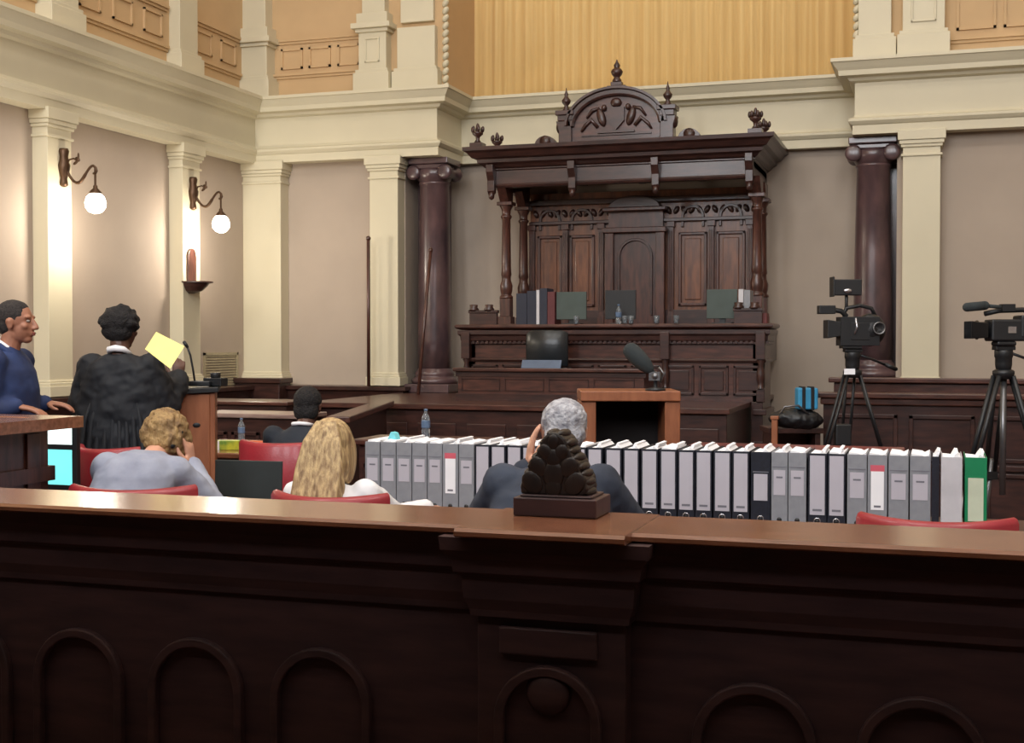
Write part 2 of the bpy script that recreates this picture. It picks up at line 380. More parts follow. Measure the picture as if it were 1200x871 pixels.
# ------------------------------------------------------------------ judges bench
t = thing('judges_bench', 'high carved dark wooden judges bench under the canopy', 'bench', (-3.1, 12.5, 0))
BX0, BX1, BY = -4.62, -1.57, 12.5
ox = -3.1
def X(x): return x-ox
m = MB(); m.box(X(BX0), X(BX1), .06, .16, DZ+.001, 1.62); m.box(X(BX0), X(BX0)+.1, .06, 1.7, DZ+.001, 1.62); m.build('front_panel', MAHX, t)
m = MB(); m.box(X(BX1)-.1, X(BX1), .06, .62, DZ+.001, 1.62); m.build('end_panel', MAHX, t)
# lower right body reaching the floor beside the dais
m = MB()
wt = [(-.0, 1.62), (.05, 1.625), (.08, 1.635), (.1, 1.65), (.1, 1.665), (.09, 1.68), (-.5, 1.68)]
m.sweep(wt, [(X(BX0), 1.6), (X(BX0), .1), (X(BX1), .1), (X(BX1), 1.6)][::-1] if False else [(X(BX0), .55), (X(BX0), .08), (X(BX1), .08), (X(BX1), .55)][::1])
m.build('worktop', MAHX, t)
m = MB(); m.sweep([(0, 1.47), (.03, 1.48), (.03, 1.5), (.045, 1.52), (.05, 1.56), (.07, 1.58), (.07, 1.62), (0, 1.62)], [(X(BX0), 1.6), (X(BX0), .06), (X(BX1), .06), (X(BX1), .62)])
m.sweep([(0, 1.3), (.02, 1.3), (.03, 1.32), (.02, 1.335), (0, 1.34)], [(X(BX0), 1.6), (X(BX0), .06), (X(BX1), .06), (X(BX1), .62)])
m.build('cornice_moulding', MAHD, t)
m = MB()
for i in range(62): x = BX0+.03+i*.05; m.box(X(x), X(x)+.028, .01, .06, 1.485, 1.51)
m.build('dentils', MAHD, t)
for i in range(9):
    x = BX0+.06+i*.338; w_ = .29
    m = MB(); a, b, c, d = X(x), X(x)+w_, .98, 1.27
    for q in ((a, b, c, c+.025), (a, b, d-.025, d), (a, a+.025, c, d), (b-.025, b, c, d)): m.box(q[0], q[1], .04, .065, q[2], q[3])
    m.box(a+.05, b-.05, .045, .065, c+.05, d-.05); m.build('panel_moulding', MAHD, t, .004)
for x in (BX0+.02, BX1-.02, -2.52):
    m = MB(); m.box(X(x)-.04, X(x)+.04, -.0, .08, DZ+.001, 1.05); m.lathe([(0, 1.05), (.04, 1.05), (.025, 1.08), (.04, 1.14), (.042, 1.2), (.025, 1.28), (.04, 1.33), (0, 1.33)], (X(x), .02, 0), 12)
    m.box(X(x)-.045, X(x)+.045, -.03, .08, 1.33, 1.6); m.build('carved_post', MAHD, t, .005)
# low parapet rails with knobs at both ends of the worktop
for xa, xb in ((BX0+.02, -4.3), (-1.86, BX1-.02)):
    m = MB(); m.box(X(xa), X(xb), .1, .15, 1.68, 1.8); m.box(X(xa)-.01, X(xb)+.01, .09, .16, 1.8, 1.83); r = m.build('parapet', MAHD, t, .004)
    for x in (xa+.04, (xa+xb)/2+.06):
        q = MB(); q.lathe([(0, 1.82), (.05, 1.82), (.055, 1.84), (.04, 1.86), (.045, 1.885), (0, 1.89)], (X(x), .125, 0), 12); q.build('knob', MAHD, r)
m = MB()
for za, zb, o in ((0, .12, .06), (.12, .16, .04), (.5, .54, .04), (.8, .85, .04)): m.box(X(-1.66), X(BX1)+o, .02-o, .62, za, zb)
m.box(X(-1.68), X(BX1), .02, .62, 0, DZ); m.build('end_base', MAHD, t, .004)

# clerks tier in front of the bench
t = thing('clerks_box', 'lower panelled clerks box in front of the left part of the judges bench', 'bench', (-3.6, 12.0, DZ))
m = MB(); m.box(-.9, .98, 0, .06, 0, .29); m.box(-.9, -.84, .06, .46, 0, .29); m.box(.92, .98, .06, .46, 0, .29); m.build('panel', MAHX, t)
m = MB(); m.box(-.94, 1.02, -.05, .1, .29, .325); m.build('ledge', MAHX, t, .008)
m = MB(); m.box(-.92, 1.0, -.025, .0, 0, .07); m.box(-.92, 1.0, -.012, .0, .24, .29)
for i in range(4): a = -.86+i*.45; m.box(a, a+.4, -.012, 0, .1, .105); m.box(a, a+.4, -.012, 0, .215, .22); m.box(a, a+.008, -.012, 0, .1, .22); m.box(a+.392, a+.4, -.012, 0, .1, .22)
m.build('moulding', MAHD, t)

# ------------------------------------------------------------------ canopy
t = thing('bench_canopy', 'tall carved wooden canopy with arched pediment and crown finials above the judges bench', 'canopy', (-3.22, 13.3, 0))
ox = -3.22
def Lx(x): return x+3.22
CX0, CX1 = -4.62, -1.78     # fascia ends
m = MB(); yb = YR-13.3
path = [(Lx(CX0), yb), (Lx(CX0), .02), (Lx(CX1), .02), (Lx(CX1), yb)]
m.sweep([(-.1, 3.18), (.0, 3.18), (.01, 3.2), (0, 3.22), (0, 3.36), (.02, 3.37), (.02, 3.38), (.05, 3.395), (.07, 3.42), (.11, 3.44), (.115, 3.475), (.16, 3.49), (.2, 3.54), (.235, 3.56), (.24, 3.6), (-.1, 3.6)], path)
m.box(Lx(CX0), Lx(CX1), .02, yb, 3.5, 3.59)
m.build('cornice', MAHD, t)
m = MB(); m.box(Lx(CX0)+.05, Lx(CX1)-.05, .08, yb, 3.44, 3.5)
for i in range(5): m.box(Lx(CX0)+.05+i*.68, Lx(CX0)+.12+i*.68, .08, yb, 3.3, 3.44)
m.build('ceiling_beams', MAHD, t)
for x in (CX0+.03, -3.68, -2.78, CX1-.03):
    m = MB(); m.prism([(0.02, 3.44), (-.1, 3.42), (-.1, 3.34), (-.05, 3.25), (-.05, 3.14), (-.02, 3.1), (.02, 3.12)], Lx(x)-.04, Lx(x)+.04, 'x'); m.lathe([(0, 3.04), (.03, 3.06), (.035, 3.1), (.02, 3.13), (0, 3.14)], (Lx(x), -.02, 0), 10); m.build('bracket', MAHD, t, .006)
def ccol(x, y, name='column'):
    m = MB(); x = Lx(x)
    m.box(x-.075, x+.075, y-.075, y+.075, 1.68, 1.78); m.box(x-.06, x+.06, y-.06, y+.06, 1.78, 1.98)
    m.lathe([(0, 1.98), (.075, 1.98), (.075, 2.0), (.055, 2.02), (.065, 2.06), (.07, 2.12), (.05, 2.18), (.05, 2.22), (.058, 2.24), (.052, 2.3), (.045, 2.85), (.06, 2.87), (.06, 2.89), (.045, 2.9), (.05, 2.95), (.075, 3.0), (0, 3.0)], (x, y, 0), 20)
    m.box(x-.085, x+.085, y-.085, y+.085, 3.0, 3.04)
    m.prism([(y-.08, 3.04), (y+.08, 3.04), (y+.09, 3.2), (y-.2, 3.2), (y-.13, 3.1)], x-.05, x+.05, 'x')
    return m.build(name, MAHV, t, .005)
ccol(-4.5, .22); ccol(-1.76, .22); ccol(-4.48, .78); ccol(-1.78, .78)
for xa, xb in ((-4.62, -4.38), (-1.88, -1.64)): m = MB(); m.box(Lx(xa), Lx(xb), .1, .95, 1.3, 1.7); m.build('plinth_wall', MAHD, t, .006)
# back panelling
bw = 14.25-13.3
m = MB(); m.box(Lx(-4.45), Lx(-1.82), bw, yb-.02, DZ+.02, 3.2); m.build('back_panel', PANEL, t)
for x0, x1 in ((-4.36, -4.06), (-3.98, -3.68), (-2.72, -2.4), (-2.3, -1.98)):
    m = MB(); a, b, c, d = Lx(x0), Lx(x1), 1.9, 2.72
    for q in ((a, b, c, c+.035), (a, b, d-.035, d), (a, a+.035, c, d), (b-.035, b, c, d)): m.box(q[0], q[1], bw-.03, bw, q[2], q[3])
    p = m.build('panel_frame', MAHV, t, .008)
    m = MB(); m.box(a+.07, b-.07, bw-.015, bw, c+.07, d-.07); m.build('raised_field', PANEL, p, .008)
    m = MB(); m.T = M.Translation((0, bw-.03, 0))
    a2 = arch((a+b)/2, 2.78, 3.02, .13, bw-.0, .03, .035); a2.build('arch_moulding', MAHD, t, .004)
for x in (-4.42, -4.02, -3.6, -2.8, -2.35, -1.93):
    m = MB(); xx = Lx(x); m.box(xx-.032, xx+.032, bw-.055, bw, 1.75, 2.78); m.box(xx-.045, xx+.045, bw-.07, bw, 2.78, 2.84); m.box(xx-.04, xx+.04, bw-.065, bw, 1.68, 1.8)
    for q in (-.016, 0, .016): m.box(xx+q-.004, xx+q+.004, bw-.062, bw, 1.84, 2.74)
    m.build('reeded_pilaster', MAHV, t, .004)
m = MB(); m.box(Lx(-4.45), Lx(-1.82), bw-.06, bw, 2.84, 2.88); m.box(Lx(-4.45), Lx(-1.82), bw-.08, bw, 3.06, 3.12); m.box(Lx(-4.45), Lx(-1.82), bw-.05, bw, 1.68, 1.86); m.build('rail_moulding', MAHD, t, .006)
# centre throne panel
a, b = Lx(-3.5), Lx(-2.88)
m = MB(); m.box(a, b, bw-.1, bw, 1.68, 3.0); m.build('throne_panel', MAHV, t)
m = MB(); m.box(a-.03, a+.07, bw-.16, bw-.1, 1.68, 2.72); m.box(b-.07, b+.03, bw-.16, bw-.1, 1.68, 2.72); m.box(a-.05, b+.05, bw-.18, bw-.1, 2.72, 2.78); m.box(a-.05, b+.05, bw-.2, bw-.1, 2.96, 3.0); m.build('throne_frame', MAHV, t, .008)
n = 14; pts = [(a+.02, 3.0)]+[((a+b)/2-(b-a-.04)/2*cos(pi*i/n), 3.0+.13*sin(pi*i/n)) for i in range(n+1)]
m = MB(); m.prism(pts[1:], bw-.18, bw-.02); m.build('throne_crest', MAHD, t, .006)
m = arch((a+b)/2, 1.8, 2.66, .2, bw-.1, .03, .03); m.build('throne_arch', MAHD, t, .004)
# carvings in the frieze
m = MB()
for i in range(30):
    x = Lx(-4.38)+i*.086; m.ell((x, bw-.01, 2.97), (.03, .03, .05), M.Rotation(.5 if i % 2 else -.5, 3, 'Y'), n=8, m=6)
m.build('frieze_carving', MAHD, t)
# pediment
pc = Lx(-3.22); n = 28
pts = [(pc-.5, 3.6)]+[(pc-.5+.0, 3.78)]+[(pc-.5*cos(pi*(.02+.96*i/n)), 3.78+.36*sin(pi*(.02+.96*i/n))) for i in range(n+1)]+[(pc+.5, 3.78), (pc+.5, 3.6)]
m = MB(); m.prism(pts, .06, .14); m.build('pediment', MAHX, t)
m = MB(); rg = []
for i in range(n+1):
    th = pi*(.02+.96*i/n); c, s_ = -cos(th), sin(th)
    rg.append([(pc+(.5+o)*c, y, 3.78+(.36+o)*s_) for o, y in ((-.04, .01), (-.04, .06), (-.0, .06), (.0, .16), (.05, .16), (.055, -.03), (.03, -.03), (.02, .0), (-.02, .0))])
m.loft(rg); m.build('arch_cornice', MAHD, t)
m = MB(); m.box(pc-.46, pc+.46, .035, .06, 3.6, 3.66); m.box(pc-.38, pc+.38, .04, .06, 3.69, 3.705)
m.prism([(pc-.09, 3.98), (pc+.09, 3.98), (pc+.09, 3.84), (pc, 3.74), (pc-.09, 3.84)], .02, .06)
for sx in (-1, 1):                       # two supporters and scrollwork of the carved arms
    m.ell((pc+sx*.16, .045, 3.88), (.045, .03, .1), M.Rotation(sx*.3, 3, 'Y'), n=10, m=8); m.ell((pc+sx*.13, .04, 3.98), (.03, .03, .035), n=10, m=6)
    m.tube([(pc+sx*.2, .045, 3.78), (pc+sx*.27, .045, 3.86), (pc+sx*.34, .045, 3.8), (pc+sx*.38, .045, 3.74)], [.02, .025, .02, .012])
    m.tube([(pc+sx*.18, .045, 3.98), (pc+sx*.26, .045, 3.96), (pc+sx*.32, .045, 3.88)], [.015, .02, .012])
m.ell((pc, .04, 4.03), (.06, .03, .05)); m.box(pc-.2, pc+.2, .03, .06, 3.715, 3.74)
m.build('carved_arms', MAHD, t)
for sx in (-1, 1):
    m = MB(); x = pc+sx*.55
    m.prism([(x-.07, 3.6), (x+.07, 3.6), (x+.07, 3.76), (x+.1*max(sx, .6), 3.86), (x-.1*max(-sx, .6), 3.86), (x-.07, 3.76)], .0, .15)
    m.box(x-.1, x+.1, -.03, .17, 3.92, 3.97); m.box(x-.08, x+.08, -.01, .15, 3.86, 3.92)
    m.ell((x+sx*.07, .06, 3.8), (.04, .06, .07), n=12, m=8)
    p = m.build('side_post', MAHD, t, .006)
    q = MB(); q.lathe([(0, 3.97), (.05, 3.97), (.03, 4.0), (.02, 4.03), (.045, 4.06), (.05, 4.085), (.03, 4.11), (.018, 4.13), (.022, 4.15), (.01, 4.18), (.003, 4.22)], (x, .06, 0), 14); q.build('finial', MAHD, p)
    m = MB(); xs = pc+sx*.78
    n2 = 14; pp = [(xs-.16, 3.6)]+[(xs-.1+.13*(1-cos(pi*i/n2))*.9-.02, 3.62+.1*sin(pi*i/n2)) for i in range(n2+1)]+[(xs+.16, 3.6)]
    m.prism(pp, .04, .13); m.T = M.Translation((xs+.0, .085, 3.66)) @ M.Rotation(pi/2, 4, 'X'); m.lathe([(0, -.06), (.06, -.06), (.06, .06), (0, .06)], n=16); m.build('scroll', MAHD, t)
m = MB(); x = pc; m.box(x-.16, x+.16, .02, .14, 4.12, 4.17); m.box(x-.1, x+.1, .03, .13, 4.17, 4.21); m.box(x-.06, x+.06, .04, .12, 4.21, 4.25)
m.lathe([(0, 4.25), (.05, 4.25), (.05, 4.27), (.03, 4.3), (.055, 4.33), (.065, 4.36), (.05, 4.385), (.03, 4.4), (.035, 4.43), (.015, 4.46), (.004, 4.49)], (x, .08, 0), 16)
m.build('top_finial', MAHD, t, .004)
for x, y in ((CX0-.1, -.1), (CX1+.04, -.1), (CX0-.1, .55), (CX1+.04, .55)):
    m = MB(); xx = Lx(x)
    m.box(xx-.07, xx+.07, y-.07, y+.07, 3.6, 3.65); m.lathe([(0, 3.65), (.05, 3.65), (.02, 3.69), (.025, 3.72), (.06, 3.75), (.06, 3.77), (.02, 3.78), (0, 3.78)], (xx, y, 0), 12)
    for i in range(6): a_ = pi*i/3; m.ell((xx+.06*cos(a_), y+.06*sin(a_), 3.8), (.018, .018, .035), n=8, m=6)
    m.ell((xx, y, 3.82), (.02, .02, .05)); m.build('crown_finial', MAHD, t)

# ------------------------------------------------------------------ sconces
def sconce(y, label):
    x0 = -7.63
    t = thing('wall_sconce', label, 'lamp', (x0, y, 3.0))
    m = MB(); m.lathe([(0, -.08), (.02, -.075), (.04, -.06), (.035, -.03), (.03, 0), (.04, .03), (.055, .08), (.06, .12), (.045, .16), (.04, .2), (.05, .25), (.04, .275), (0, .28)], (.02, 0, 0), 14); m.build('backplate', BRONZE, t)
    m = MB(); p = []
    for i in range(25):
        s = i/24
        p.append((.03+.31*s, .0, .11-.155*sin(pi*min(.5, s*1.1)) if s < .4545 else .11-.155+.15*(1-cos(pi*(s-.4545)/.5455))/2))
    p += [(.365, 0, .085), (.375, 0, .055), (.36, 0, .03), (.34, 0, .035)]
    m.tube(p, [.013]*10+[.016]*8+[.012]*(len(p)-18), 10); m.build('arm', BRONZE, t)
    m = MB(); m.tube([(.05, 0, .11), (.08, .0, .17), (.13, 0, .18), (.17, 0, .15)], [.01, .009, .008, .006]); m.ell((.17, 0, .17), (.03, .012, .02), M.Rotation(.6, 3, 'Y')); m.ell((.15, 0, .14), (.03, .012, .014), M.Rotation(-.6, 3, 'Y')); m.ell((.18, 0, .2), (.01, .01, .03)); m.build('leaf_scroll', BRONZE, t)
    m = MB(); m.lathe([(0, .09), (.01, .09), (.01, -.07), (.02, -.08), (.02, -.1), (.055, -.135), (.06, -.15), (0, -.15)], (.36, 0, 0), 16); m.build('shade_holder', BRONZE, t)
    m = MB(); m.lathe([(0, -.15), (.05, -.15), (.08, -.18), (.095, -.23), (.09, -.275), (.06, -.315), (.02, -.33), (0, -.33)], (.36, 0, 0), 20); m.build('globe_shade', GLOW, t)
    d = bpy.data.lights.new('sconce_bulb', 'POINT'); d.energy = 42; d.color = (1, .9, .76); d.shadow_soft_size = .09
    o = bpy.data.objects.new('sconce_bulb', d); COL.objects.link(o); o.parent = t; o.location = (.36, 0, -.42)
GLOW = mat('lamp_glass', (255, 240, 215), .3, emit=9, var=0)
sconce(10.0, 'bronze wall sconce with lit globe on the pilaster above the man in the navy suit')
sconce(12.17, 'bronze wall sconce with lit globe above the small wooden wall bracket')
sconce(7.83, 'bronze wall sconce with lit globe on the nearest left pilaster')
# wall bracket shelf
t = thing('wall_bracket', 'small dark wooden wall bracket shelf under the further sconce', 'shelf', (-7.63, 12.14, 2.0))
m = MB(); n = 10; m.prism([(-.075, .1)]+[(-.075*cos(pi*i/n), .42+.09*sin(pi*i/n)) for i in range(n+1)]+[(.075, .1)], 0, .03, 'x'); m.build('back_board', MAHV, t, .005)
m = MB(); rg = []
for z, r in ((.02, .04), (.05, .12), (.1, .17), (.13, .19), (.135, .23), (.15, .23)): rg.append([(max(0, r*1.15*sin(pi*i/14)), -r*cos(pi*i/14)*.75, z) for i in range(15)])
m.loft(rg); m.build('half_round_shelf', MAHD, t)
# grille
t = thing('wall_grille', 'square louvred ventilation grille low on the left wall', 'vent', (XL, 13.03, .9))
m = MB(); m.box(0, .02, -.37, .37, 0, .03); m.box(0, .02, -.37, .37, .45, .48); m.box(0, .02, -.37, -.34, 0, .48); m.box(0, .02, .34, .37, 0, .48)
GRL = mat('grille_paint', (176, 164, 134), .6); m.build('frame', GRL, t)
m = MB()
for i in range(14): z = .04+i*.03; m.box(.002, .014, -.34, .34, z, z+.017)
m.build('louvres', GRL, t)

# window poles
m = MB(); m.tube([(0, 0, 0), (0, 0, 1.66)], .02, 10); m.ell((0, 0, 1.67), (.028, .028, .03)); o = m.build('window_pole', MAHV); o.location = (-6.09, 13.36, 1.0); tag(o, 'thin dark wooden pole standing upright left of the cream pilaster', 'pole')
m = MB(); m.tube([(0, 0, 0), (.03, .3, 1.6)], .018, 10); m.ell((.03, .3, 1.61), (.026, .026, .03)); o = m.build('window_pole', MAHV); o.location = (-5.42, 13.2, DZ); tag(o, 'thin dark pole leaning against the left marble column', 'pole')

# ------------------------------------------------------------------ desks and pews
def desk(name, label, cat, x0, x1, y0, y1, ztop, rz=0, tm=MAHX, bm_=MAHD, over=.03, panels=3, th=.035, parent_loc=None):
    cx, cy_ = (x0+x1)/2, (y0+y1)/2; a, b = (x1-x0)/2, (y1-y0)/2
    t = thing(name, label, cat, (cx, cy_, 0), rz)
    m = MB(); m.box(-a+over, a-over, -b+over, -b+over+.03, .0, ztop-th); m.box(-a+over, -a+over+.03, -b+over+.03, b-over, 0, ztop-th); m.box(a-over-.03, a-over, -b+over+.03, b-over, 0, ztop-th); m.build('body', bm_, t)
    m = MB(); m.box(-a, a, -b, b, ztop-th, ztop); m.build('desktop', tm, t, .008)
    m = MB(); st = (2*a-.1)/panels
    for i in range(panels):
        p, q = -a+.06+st*i, -a+.02+st*(i+1); c, d = .15, ztop-.14
        for r in ((p, q, c, c+.03), (p, q, d-.03, d), (p, p+.03, c, d), (q-.03, q, c, d)): m.box(r[0], r[1], -b+over-.015, -b+over, r[2], r[3])
    m.build('panel_moulding', bm_, t, .004)
    return t
# counsel table under the binders
t = thing('counsel_table', 'long dark counsel table carrying the row of lever arch binders', 'table', (-1.45, 5.55, 0))
m = MB(); m.box(-1.72, 2.1, -.42, .38, .70, .735); m.build('tabletop', MAHX, t, .006)
m = MB(); m.box(-1.66, 2.0, -.3, -.27, .5, .7); m.box(-1.66, -1.63, -.27, .27, .5, .7); m.box(-1.66, 2.0, .27, .3, .1, .7); m.build('apron', MAHD, t)
for x in (-1.68, 0, 1.95):
    for y in (-.33, .26): m = MB(); m.box(x, x+.07, y, y+.07, 0, .7); m.build('leg', MAHD, t, .005)
desk('front_pew', 'dark wooden bench front with two ledges along the left wall side', 'pew', -7.3, -5.62, 10.55, 11.1, .95, panels=4)
desk('pew_desk', 'long dark pew desk with a pale ledge behind the seated dark haired person', 'desk', -5.5, -4.55, 8.75, 9.2, .95, panels=3, tm=wood('worn_ledge', (150, 128, 118), (120, 96, 88), rough=.3))  # ledge top paler and greyer than the mahogany
desk('side_desk', 'brown desk beside the lectern holding the yellow box', 'desk', -4.9, -4.06, 7.15, 8.2, .8, panels=2, tm=RAILW)
# slanting rail of the dock stair
a = atZ(400, 488, .95); b = atZ(453, 470, .95)
t = thing('stair_rail', 'dark wooden rail panel running diagonally in front of the upright pole', 'rail', (a.x, a.y, 0), math.atan2(b.y-a.y, b.x-a.x))
Ln = (b-a).length
m = MB(); m.box(0, Ln, 0, .04, 0, .9); m.build('panel', MAHD, t)
m = MB(); m.box(-.03, Ln+.03, -.07, .11, .9, .95); m.build('handrail', MAHX, t, .01)
# right dock
t = thing('jury_box', 'dark panelled jury box with stepped top ledge behind the tripods on the right', 'box', (.9, 10.0, 0))
m = MB(); m.box(-1.7, 2.2, 0, .06, 0, 1.08); m.box(-1.7, -1.64, .06, 1.2, 0, 1.08); m.build('body', MAHD, t)
m = MB(); m.box(-1.75, 2.25, -.06, .12, 1.08, 1.12); m.box(-1.72, 2.22, -.03, .0, 1.03, 1.08); m.build('lower_ledge', MAHX, t, .008)
m = MB(); m.box(-1.66, 2.2, .5, .55, 0, 1.18); m.box(-1.7, 2.25, .46, .62, 1.18, 1.22); m.build('upper_ledge', MAHX, t, .008)
m = MB()
for i in range(7):
    p = -1.62+i*.54; q = p+.46
    for c, d in ((.62, .96), (.12, .54)):
        for r in ((p, q, c, c+.03), (p, q, d-.03, d), (p, p+.03, c, d), (q-.03, q, c, d)): m.box(r[0], r[1], -.02, 0, r[2], r[3])
m.box(-1.72, 2.2, -.03, 0, .56, .6); m.box(-1.72, 2.2, -.04, 0, 0, .1)
m.build('panel_moulding', MAHD, t, .004)
# left dock near the man
dp0 = atY(0, 487, 3.9); 
t = thing('witness_dock', 'brown panelled witness dock with moulded top at the left edge', 'dock', (-3.475, 4.45, 0))
m = MB(); m.box(-1.3, 0, -1.3, .0, 0, 1.15); m.build('body', MAHV, t)
m = MB(); path = [(-1.3, 0), (0, 0), (0, -1.3)]
rev = path[::-1]
m.sweep([(-.1, 1.145), (.01, 1.145), (.015, 1.152), (.03, 1.16), (.035, 1.168), (.042, 1.17), (.045, 1.188), (.04, 1.192), (-.1, 1.192)], path)
m.box(-1.3, -.05, -1.3, -.05, 1.14, 1.19); m.build('top_moulding', RAILW, t)
m = MB(); m.sweep([(-.02, .93), (.015, .93), (.035, .95), (.04, .965), (.015, .985), (-.02, .99)], path); m.build('belt_moulding', MAHV, t)
m = MB(); m.sweep([(-.02, 0), (.03, 0), (.03, .12), (-.02, .14)], path); m.build('base_moulding', MAHV, t)
m = MB()
for y in (-.1, -.5, -.9, -1.2): m.box(0, .012, y-.04, y+.04, .14, 1.13)
m.build('stile', MAHV, t, .003)
# small seat back behind the dock
m = MB(); n = 12; m.prism([(-.2, 0)]+[(-.2*cos(pi*i/n), .05+.03*sin(pi*i/n)) for i in range(n+1)]+[(.2, 0)], -.05, .05); o = m.build('grey_cushion', mat('cushion_grey', (120, 116, 104), .8)); o.location = (-3.72, 4.0, 1.193); o.rotation_euler.z = .3; tag(o, 'flat grey cushion lying on the witness dock top', 'cushion')
# lecterns
t = thing('lectern', 'orange wooden lectern with keyhole slot beside the robed woman', 'lectern', (-4.06, 6.52, 0), R(29))
m = MB(); m.box(-.105, .075, -.03, .0, 0, 1.2); m.build('side_panel', OAK, t, .004)
m = MB(); m.box(-.105, .075, .27, .30, 0, 1.2); m.build('side_panel', OAK, t, .004)
m = MB(); m.box(.075, .105, -.03, .30, 0, 1.21); m.build('front_panel', OAK, t, .004)
m = MB(); m.prism([(-.15, 1.195), (.125, 1.21), (.125, 1.24), (-.15, 1.225)], -.05, .32); m.build('top', BLACKP, t, .004)
m = MB(); m.ell((-.0, -.031, 1.02), (.022, .004, .014)); m.build('keyhole', BLACKP, t)
t = thing('gooseneck_microphone', 'thin black gooseneck microphone rising from the orange lectern', 'microphone', (-4.10, 6.60, 1.242), R(15))
m = MB(); m.box(-.05, .08, -.04, .06, -.0, .03); m.build('base', BLACKP, t, .006)
m = MB(); m.tube([(-.02, 0, .03), (-.03, 0, .1), (-.045, 0, .18), (-.06, -.01, .23)], .006); m.build('neck', BLACKP, t)
m = MB(); m.cap((-.06, -.01, .23), (-.075, -.015, .255), .009, .011); m.build('head', BLACKP, t)
m = MB(); m.box(-.06, .06, -.04, .04, 0, .05); m.lathe([(.0, .05), (.03, .05), (.03, .08), (0, .08)], n=12); o = m.build('desk_speaker', BLACKP, None, .005); o.location = (-4.02, 6.66, 1.24); tag(o, 'small black device on the right of the lectern top', 'device')
# wooden stand with microphone
a = atD(668, 459, 7.5); b = atD(785, 459, 7.5); cx = (a.x+b.x)/2; w_ = (b-a).length/2
t = thing('exhibit_stand', 'open backed light wooden stand in front of the judges bench', 'stand', (cx, (a.y+b.y)/2+.2, 0), math.atan2(b.y-a.y, b.x-a.x))
m = MB(); m.box(-w_, w_, -.2, .25, 1.155, 1.215); m.build('top', OAK, t, .006)
for s_ in (-1, 1): m = MB(); x0, x1 = sorted((s_*w_, s_*(w_-.09))); m.box(x0, x1, -.18, .22, 0, 1.155); m.build('side_panel', OAK, t, .005)
m = MB(); m.box(-w_+.09, w_-.09, .18, .21, .2, 1.155); m.box(-w_+.09, w_-.09, -.18, .18, .2, .23); m.box(-w_+.09, w_-.09, -.15, .18, .7, .72); m.build('dark_shelf_lining', mat('black_lining', (24, 18, 18), .9), t)  # back board and shelves, near black all over
c = atD(766, 458, 7.5); e = atD(727, 405, 7.45)
t = thing('shotgun_microphone', 'shotgun microphone in a dark foam windshield tilted above the light wooden stand', 'microphone', (c.x, c.y+.05, 1.215))
m = MB(); m.lathe([(0, 0), (.06, 0), (.06, .012), (.012, .02), (.01, .08), (0, .08)], n=16); m.build('stand_base', BLACKP, t)
dx = e.x-c.x; dz = e.z-1.215
m = MB(); m.ell((0, 0, .085), .028); m.box(-.035, .03, -.02, .02, .06, .11); m.tube([(.03, 0, .05), (.05, 0, .1), (.02, 0, .14)], .006); m.build('shock_mount', GREYM, t)
FOAM = mat('foam_dark', (48, 54, 56), .95, bump=.4, bscale=200)
p0 = V((0, 0, .09)); p1 = V((dx, -.02, dz)); d = p1-p0
m = MB(); m.tube([p0+d*s for s in (.0, .12)], .015)
m.tube([p0+d*s for s in (.1, .18, .35, .6, .8, .92, .98, 1.0)], [.014, .03, .045, .052, .05, .042, .026, .008], 16); m.build('windshield', FOAM, t)

